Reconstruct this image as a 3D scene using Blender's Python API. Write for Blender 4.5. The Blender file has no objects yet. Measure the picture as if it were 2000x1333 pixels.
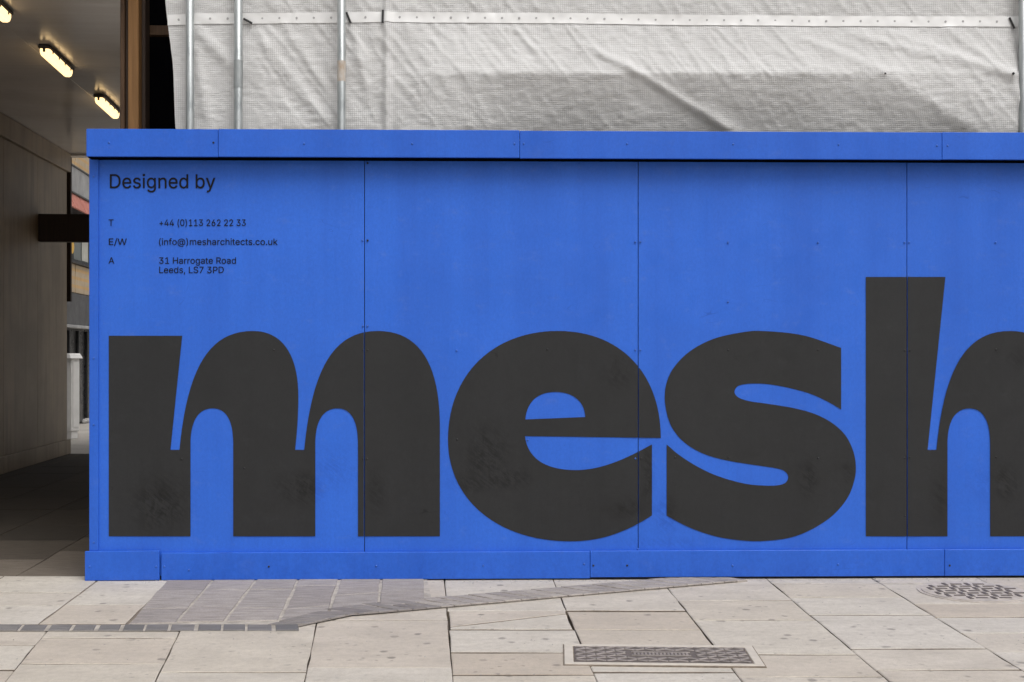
import bpy, bmesh, math, random
import numpy as np
from mathutils import Vector, Matrix, noise
from mathutils.geometry import delaunay_2d_cdt
random.seed(7)
R = math.radians
scene = bpy.context.scene
COL = scene.collection

# ------------------------------------------------------------------ camera, sky, sun, exposure
F = 2360.0          # focal length in photograph pixels (2000 wide)
CAMH = 1.29
HOR = 690.0         # horizon row in the photograph
cam_d = bpy.data.cameras.new('camera')
cam = bpy.data.objects.new('camera', cam_d); COL.objects.link(cam)
cam.location = (0, 0, CAMH); cam.rotation_euler = (R(90), 0, 0)
cam_d.sensor_width = 36; cam_d.lens = 36 * F / 2000
cam_d.shift_y = (HOR - 666.5) / 2000
cam_d.clip_start = 0.05; cam_d.clip_end = 2000
scene.camera = cam

SUN_EL, SUN_AZ = R(57), R(148)        # azimuth measured clockwise from +Y (camera looks along +Y)
world = bpy.data.worlds.new('World'); scene.world = world
world.use_nodes = True
wn = world.node_tree.nodes; wl = world.node_tree.links
wn.clear()
sky = wn.new('ShaderNodeTexSky'); sky.sky_type = 'NISHITA'; sky.sun_disc = False
sky.sun_elevation = SUN_EL; sky.sun_rotation = SUN_AZ
sky.air_density = 1.0; sky.dust_density = 6.0; sky.ozone_density = 1.0
hsv = wn.new('ShaderNodeHueSaturation'); hsv.inputs['Saturation'].default_value = 0.12   # overcast: grey cloud light
bg = wn.new('ShaderNodeBackground'); bg.inputs['Strength'].default_value = 0.10
wo = wn.new('ShaderNodeOutputWorld')
wl.new(sky.outputs[0], hsv.inputs['Color']); wl.new(hsv.outputs[0], bg.inputs['Color']); wl.new(bg.outputs[0], wo.inputs['Surface'])

sun_d = bpy.data.lights.new('sun', 'SUN'); sun_d.energy = 1.1; sun_d.angle = R(35); sun_d.color = (1.0, 0.965, 0.92)
sun = bpy.data.objects.new('sun', sun_d); COL.objects.link(sun)
sdir = Vector((math.sin(SUN_AZ) * math.cos(SUN_EL), math.cos(SUN_AZ) * math.cos(SUN_EL), math.sin(SUN_EL)))
sun.rotation_euler = sdir.to_track_quat('Z', 'Y').to_euler()
sun.location = (4, -6, 12)

scene.render.engine = 'CYCLES'
vs = scene.view_settings
vs.view_transform = 'Standard'; vs.look = 'None'; vs.exposure = 0.28; vs.gamma = 1.0; vs.use_curve_mapping = False
scene.cycles.max_bounces = 6; scene.cycles.diffuse_bounces = 4; scene.cycles.glossy_bounces = 3
scene.cycles.use_denoising = True
scene.cycles.use_adaptive_sampling = True; scene.cycles.adaptive_threshold = 0.02
scene.cycles.sample_clamp_indirect = 6.0

# ------------------------------------------------------------------ measuring helpers
def ground(px, py, z=0.0):
    Y = F * (CAMH - z) / (py - HOR)
    return Vector(((px - 1000) / F * Y, Y, z))
HO = Vector((-2.397, 6.83, 0.0)); HA = math.atan2(0.117, 5.328)      # hoarding corner and its slight turn
UX, UY = math.cos(HA), math.sin(HA)
def board(px, py, yl=0.0):
    """photo pixel -> (u, z) on the plane that lies yl behind the face of the hoarding"""
    rx = (px - 1000) / F; rz = (HOR - py) / F
    # point = t*(rx,1), relative to HO; local y = -UY*dx + UX*dy = yl
    t = (yl - (UY * HO.x - UX * HO.y)) / (-UY * rx + UX)
    dx, dy = t * rx - HO.x, t - HO.y
    return (UX * dx + UY * dy, CAMH + t * rz)
def board_px(u, z, yl):
    X = HO.x + UX * u - UY * yl; Y = HO.y + UY * u + UX * yl
    return 1000 + F * X / Y, HOR - F * (z - CAMH) / Y

# ------------------------------------------------------------------ object helpers
def link(o, parent=None):
    COL.objects.link(o)
    if parent is not None: o.parent = parent
    return o
def mesh_obj(name, verts, faces, mat, parent=None, smooth=False):
    me = bpy.data.meshes.new(name); me.from_pydata([tuple(v) for v in verts], [], faces); me.update()
    if smooth:
        me.polygons.foreach_set('use_smooth', [True] * len(me.polygons))
    if mat: me.materials.append(mat)
    return link(bpy.data.objects.new(name, me), parent)
def bm_obj(name, bm, mat, parent=None, smooth=False):
    me = bpy.data.meshes.new(name); bmesh.ops.recalc_face_normals(bm, faces=bm.faces[:]); bm.to_mesh(me); bm.free()
    if smooth: me.polygons.foreach_set('use_smooth', [True] * len(me.polygons))
    if mat: me.materials.append(mat)
    return link(bpy.data.objects.new(name, me), parent)
def add_box(bm, x0, x1, y0, y1, z0, z1, bev=0.0, mat=None):
    r = bmesh.ops.create_cube(bm, size=1.0)
    vs_ = r['verts']
    for v in vs_:
        v.co = Vector((x0 + (v.co.x + .5) * (x1 - x0), y0 + (v.co.y + .5) * (y1 - y0), z0 + (v.co.z + .5) * (z1 - z0)))
    if mat is not None:
        for v in vs_: v.co = mat @ v.co
    if bev > 0:
        es = list({e for v in vs_ for e in v.link_edges})
        bmesh.ops.bevel(bm, geom=es, offset=bev, segments=1, affect='EDGES', profile=0.5)
def box(name, x0, x1, y0, y1, z0, z1, mat, parent=None, bev=0.002, m=None):
    bm = bmesh.new(); add_box(bm, x0, x1, y0, y1, z0, z1, bev, m); return bm_obj(name, bm, mat, parent)
def empty(name, loc=(0, 0, 0), rz=0.0):
    o = bpy.data.objects.new(name, None); o.location = loc; o.rotation_euler = (0, 0, rz); o.empty_display_size = 0.2
    return link(o)
def tag(o, label, cat, group=None):
    o['label'] = label; o['category'] = cat
    if group: o['group'] = group
    return o
def struct(o): o['kind'] = 'structure'; return o
def tube(bm, p0, p1, r, seg=20, cap=True):
    p0, p1 = Vector(p0), Vector(p1); d = p1 - p0; L = d.length
    m = Matrix.Translation((p0 + p1) / 2) @ d.to_track_quat('Z', 'Y').to_matrix().to_4x4()
    bmesh.ops.create_cone(bm, cap_ends=cap, segments=seg, radius1=r, radius2=r, depth=L, matrix=m)

# ------------------------------------------------------------------ material helpers
class NT:
    def __init__(s, name):
        s.m = bpy.data.materials.new(name); s.m.use_nodes = True
        s.t = s.m.node_tree; s.n = s.t.nodes; s.l = s.t.links
        s.b = s.n['Principled BSDF']; s.out = s.n['Material Output']
        s.tc = s.n.new('ShaderNodeTexCoord')
    def node(s, typ, ins=None, **kw):
        nd = s.n.new(typ)
        for k, v in kw.items(): setattr(nd, k, v)
        for k, v in (ins or {}).items(): s.set(nd.inputs[k], v)
        return nd
    def set(s, sock, v):
        if isinstance(v, bpy.types.NodeSocket): s.l.new(v, sock)
        else: sock.default_value = v
    def obj(s): return s.tc.outputs['Object']
    def pos(s): return s.node('ShaderNodeNewGeometry').outputs['Position']
    def mapping(s, vec, scale=(1, 1, 1), loc=(0, 0, 0), rot=(0, 0, 0)):
        return s.node('ShaderNodeMapping', {'Vector': vec, 'Scale': scale, 'Location': loc, 'Rotation': rot}).outputs[0]
    def noise(s, vec, scale, detail=4, rough=0.55, dist=0.0):
        return s.node('ShaderNodeTexNoise', {'Vector': vec, 'Scale': scale, 'Detail': detail, 'Roughness': rough, 'Distortion': dist}).outputs[0]
    def ramp(s, fac, stops, interp='LINEAR'):
        nd = s.n.new('ShaderNodeValToRGB'); s.l.new(fac, nd.inputs[0]); cr = nd.color_ramp; cr.interpolation = interp
        while len(cr.elements) < len(stops): cr.elements.new(0.5)
        for e, (p, c) in zip(cr.elements, stops):
            e.position = p; e.color = (c, c, c, 1) if isinstance(c, (int, float)) else (*c, 1)
        return nd.outputs[0]
    def math(s, op, a, b=0.0, clamp=False):
        nd = s.n.new('ShaderNodeMath'); nd.operation = op; nd.use_clamp = clamp
        s.set(nd.inputs[0], a); s.set(nd.inputs[1], b); return nd.outputs[0]
    def rng(s, v, a, b, c=0.0, d=1.0):
        return s.node('ShaderNodeMapRange', {'Value': v, 'From Min': a, 'From Max': b, 'To Min': c, 'To Max': d}).outputs[0]
    def mix(s, fac, a, b, blend='MIX'):
        nd = s.n.new('ShaderNodeMix'); nd.data_type = 'RGBA'; nd.blend_type = blend
        s.set(nd.inputs[0], fac)
        for sock, v in ((nd.inputs[6], a), (nd.inputs[7], b)):
            s.set(sock, v if isinstance(v, bpy.types.NodeSocket) else (*v, 1))
        return nd.outputs[2]
    def bump(s, h, strength=0.3, dist=0.01, normal=None):
        ins = {'Height': h, 'Strength': strength, 'Distance': dist}
        nd = s.node('ShaderNodeBump', ins)
        if normal: s.l.new(normal, nd.inputs['Normal'])
        return nd.outputs[0]
    def base(s, c): s.set(s.b.inputs['Base Color'], c if isinstance(c, bpy.types.NodeSocket) else (*c, 1))
    def rough(s, r): s.set(s.b.inputs['Roughness'], r)
    def normal(s, n): s.l.new(n, s.b.inputs['Normal'])

def simple(name, col, rough=0.6, var=0.15, scale=8.0, bump=0.15, metallic=0.0, spec=0.5):
    t = NT(name); p = t.pos()
    n = t.noise(p, scale, 6)
    t.base(t.mix(t.rng(n, 0.3, 0.7), tuple(c * (1 - var) for c in col), tuple(min(1, c * (1 + var)) for c in col)))
    t.rough(t.rng(t.noise(p, scale * 2.3, 3), 0.3, 0.7, max(0.02, rough - 0.1), min(1, rough + 0.1)))
    if bump: t.normal(t.bump(t.noise(p, scale * 9, 4), bump, 0.004))
    t.b.inputs['Metallic'].default_value = metallic
    t.b.inputs['Specular IOR Level'].default_value = spec
    return t.m

# scuffs and hand marks at the places the photograph shows them (u, z, radius u, radius z, strength)
SMUDGE_PX = [(315, 985, 70, 70, .9), (590, 955, 60, 38, .95), (655, 915, 50, 55, .55), (950, 890, 55, 75, .9), (985, 935, 62, 26, 1.0),
             (925, 945, 60, 20, .8), (1265, 925, 16, 75, 1.0), (1225, 995, 50, 25, .8), (1300, 1005, 36, 50, .8),
             (1578, 935, 24, 45, .9), (1655, 925, 15, 24, .8), (1205, 730, 40, 48, .6), (1835, 970, 24, 55, .7),
             (1915, 945, 50, 50, .45), (1965, 945, 30, 50, .85), (1985, 700, 22, 25, .6), (735, 960, 24, 60, .6), (1300, 1060, 120, 16, .5)]
def smudge_mask(t):
    p = t.obj(); tot = None
    for (x, y, rx, ry, s) in SMUDGE_PX:
        u, z = board(x, y)
        nd = t.node('ShaderNodeMapping', {'Vector': p, 'Location': (-u / (rx / 346), 0, -z / (ry / 346)), 'Scale': (346 / rx, 0, 346 / ry)})
        ln = t.node('ShaderNodeVectorMath', {0: nd.outputs[0]}, operation='LENGTH').outputs['Value']
        f = t.node('ShaderNodeMapRange', {'Value': ln, 'From Min': 0.15, 'From Max': 1.25, 'To Min': s, 'To Max': 0.0}, interpolation_type='SMOOTHSTEP').outputs[0]
        tot = f if tot is None else t.math('MAXIMUM', tot, f)
    n1 = t.noise(t.mapping(p, (9, 1, 5), rot=(0, R(-22), 0)), 2.2, 6, 0.78, 0.9)
    n2 = t.noise(t.mapping(t.mapping(p, rot=(0, R(-38), 0)), (7, 1, 48)), 1.5, 4, 0.7, 0.9)
    n = t.math('ADD', t.math('MULTIPLY', n1, 0.5), t.math('MULTIPLY', n2, 0.5))
    return t.math('MULTIPLY', tot, t.rng(n, 0.44, 0.56), clamp=True)

def paint(name, col, dark, rough, smudge=0.6, dust=0.10, ran=0.05, mark=None):
    t = NT(name); p = t.obj()
    big = t.noise(p, 1.3, 3, 0.6)
    fine = t.noise(p, 260, 2, 0.7)
    vert = t.noise(t.mapping(p, (14, 14, 0.7)), 2.0, 4, 0.6)
    c = t.mix(t.rng(big, 0.35, 0.65), tuple(x * (1 - ran) for x in col), tuple(min(1, x * (1 + ran)) for x in col))
    c = t.mix(t.math('MULTIPLY', t.rng(fine, 0.3, 0.7), 0.16), c, dark)
    c = t.mix(t.math('MULTIPLY', t.rng(vert, 0.45, 0.75), 0.10), c, dark)
    # chalky dust thrown up from the pavement
    sep = t.node('ShaderNodeSeparateXYZ', {0: p}).outputs['Z']
    d = t.math('MULTIPLY', t.rng(sep, 0.05, 0.75, 1.0, 0.0), t.rng(t.noise(t.mapping(p, (6, 6, 3)), 2.0, 6, 0.65), 0.42, 0.75))
    c = t.mix(t.math('MULTIPLY', d, dust * 0.6, clamp=True), c, dark)
    d2 = t.math('MULTIPLY', t.rng(t.noise(t.mapping(p, (3, 3, 5)), 3.1, 7, 0.7), 0.56, 0.72), dust)
    c = t.mix(d2, c, (0.34, 0.36, 0.42))
    lane = t.noise(t.mapping(p, (4.6, 1, 0.35)), 1.0, 3, 0.5)
    c = t.mix(t.math('MULTIPLY', t.rng(lane, 0.40, 0.64), 0.16), c, dark)
    spl = t.math('MULTIPLY', t.rng(sep, 0.005, 0.16, 1.0, 0.0), t.rng(t.noise(p, 26, 4, 0.75), 0.46, 0.66))
    c = t.mix(t.math('MULTIPLY', spl, 0.34, clamp=True), c, dark)
    # specks and nicks
    vor = t.node('ShaderNodeTexVoronoi', {'Vector': t.mapping(p, (1, 1, 1)), 'Scale': 24.0, 'Randomness': 1.0})
    sp = t.math('MULTIPLY', t.rng(vor.outputs['Distance'], 0.035, 0.06, 1.0, 0.0), t.rng(t.noise(p, 3.5, 3), 0.50, 0.62))
    c = t.mix(t.math('MULTIPLY', sp, 0.55, clamp=True), c, dark)
    if smudge: c = t.mix(t.math('MULTIPLY', smudge_mask(t), smudge), c, mark or dark)
    # hair-line scratches
    sn = t.noise(t.mapping(p, (1.0, 1, 2.6), rot=(0, R(35), 0)), 3.4, 2, 0.4, 0.4)
    sl = t.math('MULTIPLY', t.rng(t.math('ABSOLUTE', t.math('SUBTRACT', sn, 0.5)), 0.0012, 0.0035, 1.0, 0.0), t.rng(t.noise(p, 4.3, 2), 0.60, 0.66))
    c = t.mix(t.math('MULTIPLY', sl, 0.5, clamp=True), c, mark or dark)
    # each board took the roller a little differently
    rnd = t.node('ShaderNodeObjectInfo').outputs['Random']
    c = t.mix(t.math('MULTIPLY', rnd, ran * 2.2), c, dark)
    grain = t.noise(t.mapping(p, (1, 1, 0.6)), 75, 2, 0.8)
    c = t.mix(t.math('MULTIPLY', t.rng(grain, 0.35, 0.68), 0.20), c, dark)
    t.base(c)
    t.rough(t.rng(t.noise(p, 9, 5), 0.32, 0.68, rough - 0.13, rough + 0.14))
    t.b.inputs['Specular IOR Level'].default_value = 0.35
    h = t.math('ADD', t.math('MULTIPLY', fine, 0.25), t.math('MULTIPLY', vert, 0.5))
    b1 = t.bump(h, 0.25, 0.0025)
    b2 = t.bump(t.noise(p, 2.2, 2), 0.35, 0.02, b1)
    t.normal(b2)
    return t.m

M = {}
M['blue'] = paint('blue_board_paint', (0.034, 0.160, 0.725), (0.012, 0.066, 0.40), 0.46, 0.55)
M['blue_trim'] = paint('blue_trim_paint', (0.029, 0.145, 0.685), (0.010, 0.058, 0.37), 0.46, 0, dust=0.06)
M['char'] = paint('charcoal_lettering', (0.0260, 0.0266, 0.0280), (0.0085, 0.0088, 0.0095), 0.55, 0.9, dust=0.018, mark=(0.0035, 0.0035, 0.0037))
M['text'] = simple('small_lettering', (0.007, 0.007, 0.009), 0.6, 0.05, spec=0.2)
M['void'] = simple('shade_black', (0.003, 0.003, 0.004), 0.95, 0.1, spec=0.0)  # near-black used to paint in deep shade
M['screw'] = simple('screw_painted', (0.030, 0.120, 0.50), 0.35, 0.2, 60)
M['screw_dark'] = simple('screw_dark_steel', (0.03, 0.03, 0.032), 0.35, 0.2, 60, metallic=0.5)

def slab_material():
    t = NT('sandstone_slab'); p = t.pos()
    rnd = t.node('ShaderNodeObjectInfo').outputs['Random']
    base = t.ramp(rnd, [(0.0, (0.565, 0.490, 0.412)), (0.25, (0.635, 0.578, 0.500)), (0.5, (0.670, 0.625, 0.558)), (0.75, (0.595, 0.525, 0.450)), (1.0, (0.690, 0.652, 0.594))])
    big = t.noise(t.mapping(p, (1.2, 2.2, 1)), 2.4, 6, 0.6)
    c = t.mix(t.rng(big, 0.34, 0.66), t.mix(0.70, (0.30, 0.265, 0.225), base), base)
    mot = t.noise(p, 28, 4, 0.7)
    c = t.mix(t.math('MULTIPLY', t.rng(mot, 0.42, 0.68), 0.30), c, (0.31, 0.275, 0.235))
    fine = t.noise(p, 170, 4, 0.75)
    c = t.mix(t.math('MULTIPLY', t.rng(fine, 0.30, 0.70), 0.34), c, (0.24, 0.205, 0.17))
    lig = t.noise(p, 90, 3, 0.6)
    c = t.mix(t.math('MULTIPLY', t.rng(lig, 0.60, 0.74), 0.25), c, (0.66, 0.63, 0.58))
    # trodden gum and drips
    pw = t.node('ShaderNodeVectorMath', {0: p, 1: t.node('ShaderNodeTexNoise', {'Vector': p, 'Scale': 18.0}).outputs['Color']}, operation='MULTIPLY_ADD')
    pw.inputs[2].default_value = (0, 0, 0)
    warp = t.node('ShaderNodeVectorMath', {0: p}, operation='ADD')
    nz = t.node('ShaderNodeVectorMath', {0: t.node('ShaderNodeTexNoise', {'Vector': p, 'Scale': 30.0, 'Detail': 3.0}).outputs['Color']}, operation='SCALE')
    nz.inputs['Scale'].default_value = 0.03; t.l.new(nz.outputs[0], warp.inputs[1])
    gate = t.noise(p, 1.9, 3, 0.6)
    for sc, r0, r1, lo, hi, st in ((6.5, 0.09, 0.16, 0.44, 0.56, 0.62), (14.0, 0.07, 0.17, 0.48, 0.60, 0.50), (3.4, 0.05, 0.085, 0.42, 0.52, 0.70)):
        v = t.node('ShaderNodeTexVoronoi', {'Vector': t.mapping(warp.outputs[0], (1, 1, 0), loc=(sc, sc * 1.7, 0)), 'Scale': sc}).outputs['Distance']
        g = t.math('MULTIPLY', t.rng(v, r0, r1, 1.0, 0.0), t.rng(gate, lo - .05, hi - .05))
        c = t.mix(t.math('MULTIPLY', g, st, clamp=True), c, (0.15, 0.135, 0.125))
    # long faint water stains
    st = t.noise(t.mapping(p, (0.8, 4.5, 1), rot=(0, 0, 0.1)), 1.7, 6, 0.65)
    c = t.mix(t.math('MULTIPLY', t.rng(st, 0.55, 0.72), 0.30), c, (0.30, 0.265, 0.23))
    t.base(c); t.rough(t.rng(big, 0.3, 0.7, 0.72, 0.9)); t.b.inputs['Specular IOR Level'].default_value = 0.3
    b1 = t.bump(fine, 0.35, 0.003); b2 = t.bump(t.noise(p, 22, 4), 0.25, 0.006, b1)
    t.normal(b2)
    return t.m
M['slab'] = slab_material()
def stone(name, cols, rough=0.75, fine_dark=(0.08, 0.075, 0.075)):
    t = NT(name); p = t.pos(); rnd = t.node('ShaderNodeObjectInfo').outputs['Random']
    base = t.ramp(rnd, [(i / (len(cols) - 1), c) for i, c in enumerate(cols)])
    st = t.noise(t.mapping(p, (1, 6, 1)), 7, 6, 0.65)
    c = t.mix(t.math('MULTIPLY', t.rng(st, 0.4, 0.7), 0.5), base, fine_dark)
    c = t.mix(t.math('MULTIPLY', t.rng(t.noise(p, 140, 4, 0.7), 0.4, 0.7), 0.35), c, fine_dark)
    t.base(c); t.rough(rough); t.normal(t.bump(t.noise(p, 60, 5, 0.7), 0.4, 0.006))
    return t.m
M['granite'] = stone('granite_block', [(0.38, 0.333, 0.305), (0.44, 0.392, 0.36), (0.41, 0.367, 0.338), (0.36, 0.318, 0.295)])
M['sett'] = stone('grey_sett', [(0.155, 0.15, 0.15), (0.24, 0.225, 0.22), (0.19, 0.18, 0.18)])
M['midsett'] = stone('worn_grey_sett', [(0.24, 0.212, 0.20), (0.31, 0.28, 0.262), (0.27, 0.244, 0.23)])
M['kerbsett'] = stone('pale_sett', [(0.42, 0.375, 0.34), (0.47, 0.42, 0.375), (0.38, 0.34, 0.31)])
M['kerb_bed'] = simple('grit_in_sett_joints', (0.26, 0.225, 0.195), 0.9, 0.2, 20, 0.4)
M['mortar'] = simple('pale_mortar', (0.415, 0.375, 0.33), 0.9, 0.3, 14, 0.4)
M['bed'] = simple('dirt_in_joints', (0.205, 0.168, 0.132), 0.95, 0.3, 30, 0.5)
M['passage_floor'] = stone('shade_deep_flag', [(0.050, 0.039, 0.029), (0.062, 0.050, 0.037), (0.040, 0.032, 0.024)], 0.85, (0.012, 0.009, 0.007))  # passage shade painted into the flags: deepest step
M['passage_mid'] = stone('shade_mid_flag', [(0.095, 0.077, 0.060), (0.12, 0.098, 0.076), (0.08, 0.065, 0.05)], 0.85, (0.02, 0.016, 0.012))  # middle step of the painted passage shade
M['passage_front'] = stone('shade_front_flag', [(0.17, 0.14, 0.11), (0.21, 0.175, 0.14), (0.145, 0.12, 0.095)], 0.85, (0.04, 0.032, 0.025))  # palest step of the painted shade, next to the opening
M['iron'] = simple('worn_cast_iron', (0.30, 0.265, 0.245), 0.6, 0.2, 25, 0.4, metallic=0.1)
M['concrete_frame'] = simple('pale_concrete_surround', (0.54, 0.49, 0.43), 0.85, 0.08, 15, 0.3)
M['iron_low'] = simple('rusty_iron_recess', (0.125, 0.105, 0.095), 0.75, 0.3, 25, 0.4)
M['iron_pale'] = simple('worn_pale_iron', (0.47, 0.42, 0.375), 0.7, 0.18, 18, 0.4)

def sheeting_mat():
    t = NT('woven_white_sheeting'); p = t.obj()
    sep = t.node('ShaderNodeSeparateXYZ', {0: p})
    gx = t.math('ABSOLUTE', t.math('SINE', t.math('MULTIPLY', sep.outputs['X'], math.pi / 0.0115)))
    gz = t.math('ABSOLUTE', t.math('SINE', t.math('MULTIPLY', sep.outputs['Z'], math.pi / 0.0115)))
    thx = t.rng(gx, 0.0, 0.45, 1.0, 0.0); thz = t.rng(gz, 0.0, 0.45, 1.0, 0.0)
    thread = t.math('MAXIMUM', thx, thz)
    n = t.noise(t.mapping(p, (5, 1, 26)), 3.0, 5, 0.7)
    c = t.mix(t.rng(t.noise(p, 1.2, 4), 0.3, 0.7), (0.745, 0.745, 0.745), (0.81, 0.81, 0.81))
    c = t.mix(t.math('MULTIPLY', thread, t.rng(t.noise(p, 9, 3), 0.3, 0.7, 0.38, 0.70)), c, (0.38, 0.365, 0.35))
    t.base(c); t.rough(0.55); t.b.inputs['Specular IOR Level'].default_value = 0.3
    hh = t.math('ADD', t.math('MULTIPLY', thread, -0.5), t.math('MULTIPLY', n, 1.2))
    nb = t.bump(hh, 0.5, 0.006)
    t.normal(nb)
    tr = t.node('ShaderNodeBsdfTranslucent', {'Color': (0.62, 0.58, 0.53, 1), 'Normal': nb})
    mx = t.node('ShaderNodeMixShader', {0: 0.15, 1: t.b.outputs[0], 2: tr.outputs[0]})
    t.l.new(mx.outputs[0], t.out.inputs['Surface'])
    return t.m
M['sheet'] = sheeting_mat()
M['tape'] = simple('white_reinforcing_band', (0.80, 0.80, 0.795), 0.4, 0.03, 6, 0.05)
M['eyelet'] = simple('grey_eyelet', (0.42, 0.42, 0.42), 0.45, 0.1, 30, 0)
M['black'] = simple('black_rubber', (0.016, 0.016, 0.018), 0.5, 0.2, 30, 0.1)
def galv():
    t = NT('galvanised_steel'); p = t.obj()
    n = t.noise(t.mapping(p, (30, 30, 4)), 1.2, 6, 0.65)
    c = t.ramp(n, [(0.3, (0.24, 0.26, 0.265)), (0.5, (0.38, 0.405, 0.41)), (0.75, (0.50, 0.52, 0.52))])
    r = t.noise(t.mapping(p, (12, 12, 2.5)), 1.0, 5, 0.6)
    c = t.mix(t.math('MULTIPLY', t.rng(r, 0.62, 0.74), 0.6), c, (0.34, 0.24, 0.17))
    t.base(c); t.b.inputs['Metallic'].default_value = 0.55; t.rough(t.rng(n, 0.3, 0.7, 0.34, 0.5))
    t.normal(t.bump(t.noise(p, 40, 4), 0.15, 0.003))
    return t.m
M['galv'] = galv()
def wood(name, a, b, grain=1.0, rough=0.65):
    t = NT(name); p = t.obj()
    w = t.noise(t.mapping(p, (38 * grain, 38 * grain, 1.6)), 1.0, 6, 0.6, 1.2)
    c = t.mix(t.rng(w, 0.32, 0.68), a, b)
    k = t.node('ShaderNodeTexVoronoi', {'Vector': t.mapping(p, (9, 9, 2.2)), 'Scale': 1.0}).outputs['Distance']
    c = t.mix(t.rng(k, 0.06, 0.13, 0.75, 0.0), c, tuple(x * 0.3 for x in a))
    t.base(c); t.rough(rough); t.normal(t.bump(w, 0.3, 0.004))
    return t.m
M['pine'] = wood('weathered_pine', (0.165, 0.078, 0.022), (0.25, 0.125, 0.040))
M['pine_dark'] = wood('stained_timber', (0.022, 0.011, 0.006), (0.040, 0.021, 0.011))
M['pine_mid'] = wood('brown_timber', (0.055, 0.026, 0.010), (0.090, 0.045, 0.018))
M['grey_ply'] = wood('weathered_ply', (0.24, 0.215, 0.185), (0.32, 0.29, 0.25), 0.6)
def passage_wall_mat():
    t = NT('grimy_painted_wall'); p = t.pos()
    n = t.noise(p, 0.9, 5, 0.6); v = t.noise(t.mapping(p, (7, 7, 0.5)), 1.4, 5, 0.6)
    c = t.mix(t.rng(n, 0.36, 0.64), (0.28, 0.222, 0.157), (0.43, 0.342, 0.244))
    c = t.mix(t.math('MULTIPLY', t.rng(v, 0.48, 0.70), 0.6), c, (0.20, 0.155, 0.11))
    t.base(c); t.rough(0.5); t.normal(t.bump(t.noise(p, 70, 4), 0.12, 0.003))
    return t.m
M['wall'] = passage_wall_mat()
def soffit_mat():
    t = NT('glossy_grey_soffit'); p = t.pos()
    s = t.noise(t.mapping(p, (0.7, 7, 1)), 1.6, 6, 0.7)
    c = t.mix(t.rng(s, 0.35, 0.7), (0.84, 0.81, 0.78), (0.74, 0.70, 0.66))
    d = t.noise(p, 1.1, 4)
    c = t.mix(t.math('MULTIPLY', t.rng(d, 0.5, 0.75), 0.3), c, (0.33, 0.29, 0.25))
    t.base(c); t.rough(t.rng(s, 0.3, 0.7, 0.14, 0.26)); t.b.inputs['Specular IOR Level'].default_value = 0.7
    t.normal(t.bump(s, 0.05, 0.006))
    return t.m
M['soffit'] = soffit_mat()
M['lampbody'] = simple('dark_lamp_body', (0.03, 0.027, 0.024), 0.45, 0.1, 20, 0.05)
def lamp_mat():
    t = NT('lit_lamp_diffuser')
    t.base((0.8, 0.75, 0.65)); t.rough(0.3)
    t.b.inputs['Emission Color'].default_value = (1.0, 0.68, 0.32, 1); t.b.inputs['Emission Strength'].default_value = 1.7
    return t.m
M['lamp'] = lamp_mat()
def brick_mat(name, c1, c2, mo, scale=1.0):
    t = NT(name); p = t.obj()
    b = t.node('ShaderNodeTexBrick', {'Vector': t.mapping(p, (1, 1, 1), rot=(R(90), 0, 0)), 'Color1': (*c1, 1), 'Color2': (*c2, 1), 'Mortar': (*mo, 1), 'Scale': 1.0, 'Mortar Size': 0.01, 'Brick Width': 0.225, 'Row Height': 0.075})
    n = t.noise(p, 5, 5)
    t.base(t.mix(t.math('MULTIPLY', t.rng(n, 0.4, 0.7), 0.3), b.outputs['Color'], tuple(x * .5 for x in c1)))
    t.rough(0.85); t.normal(t.bump(b.outputs['Fac'], -0.3, 0.01))
    return t.m
M['tan_brick'] = brick_mat('tan_brick', (0.56, 0.37, 0.18), (0.66, 0.46, 0.25), (0.50, 0.40, 0.28))
M['dark_brick'] = brick_mat('sooty_brick', (0.10, 0.075, 0.06), (0.13, 0.095, 0.075), (0.14, 0.125, 0.11))
M['concrete'] = simple('stained_grey_concrete', (0.33, 0.33, 0.33), 0.85, 0.25, 2.5, 0.3)
M['concrete_dark'] = simple('dark_grey_fascia', (0.085, 0.085, 0.088), 0.7, 0.25, 3, 0.2)
M['red'] = simple('faded_red_panel', (0.46, 0.17, 0.13), 0.6, 0.15, 4, 0.1)
M['frame'] = simple('dark_window_frame', (0.022, 0.022, 0.024), 0.4, 0.1, 10, 0.05)
M['glass'] = simple('window_glass', (0.16, 0.18, 0.17), 0.06, 0.3, 1.2, 0)
M['blind'] = simple('pale_blind', (0.55, 0.55, 0.50), 0.8, 0.1, 6, 0)
M['white'] = simple('white_cabinet_paint', (0.78, 0.77, 0.75), 0.5, 0.06, 5, 0.1)
M['shop_dark'] = simple('black_shopfront', (0.018, 0.018, 0.019), 0.3, 0.3, 3, 0.05)
M['amber'] = NT('amber_reflection').m  # flat amber for a lamp reflected in the window
_b = M['amber'].node_tree.nodes['Principled BSDF']; _b.inputs['Base Color'].default_value = (0.75, 0.45, 0.08, 1)
M['card'] = simple('brown_cardboard', (0.36, 0.25, 0.15), 0.8, 0.1, 10, 0.1)
M['rubble'] = simple('grey_rubble', (0.32, 0.31, 0.30), 0.9, 0.3, 20, 0.4)
M['far_ground'] = simple('far_pavement', (0.42, 0.39, 0.355), 0.9, 0.15, 1.5, 0.3)

# ------------------------------------------------------------------ ground sheet and pavement
g = mesh_obj('ground', [(-250, -250, -0.045), (250, -250, -0.045), (250, 250, -0.045), (-250, 250, -0.045)], [(0, 1, 2, 3)], M['far_ground'])
struct(g)
pave = struct(mesh_obj('pavement', [(-6, 1.5, -0.03), (9, 1.5, -0.03), (9, 9, -0.03), (-6, 9, -0.03)], [(0, 1, 2, 3)], M['bed']))

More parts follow.
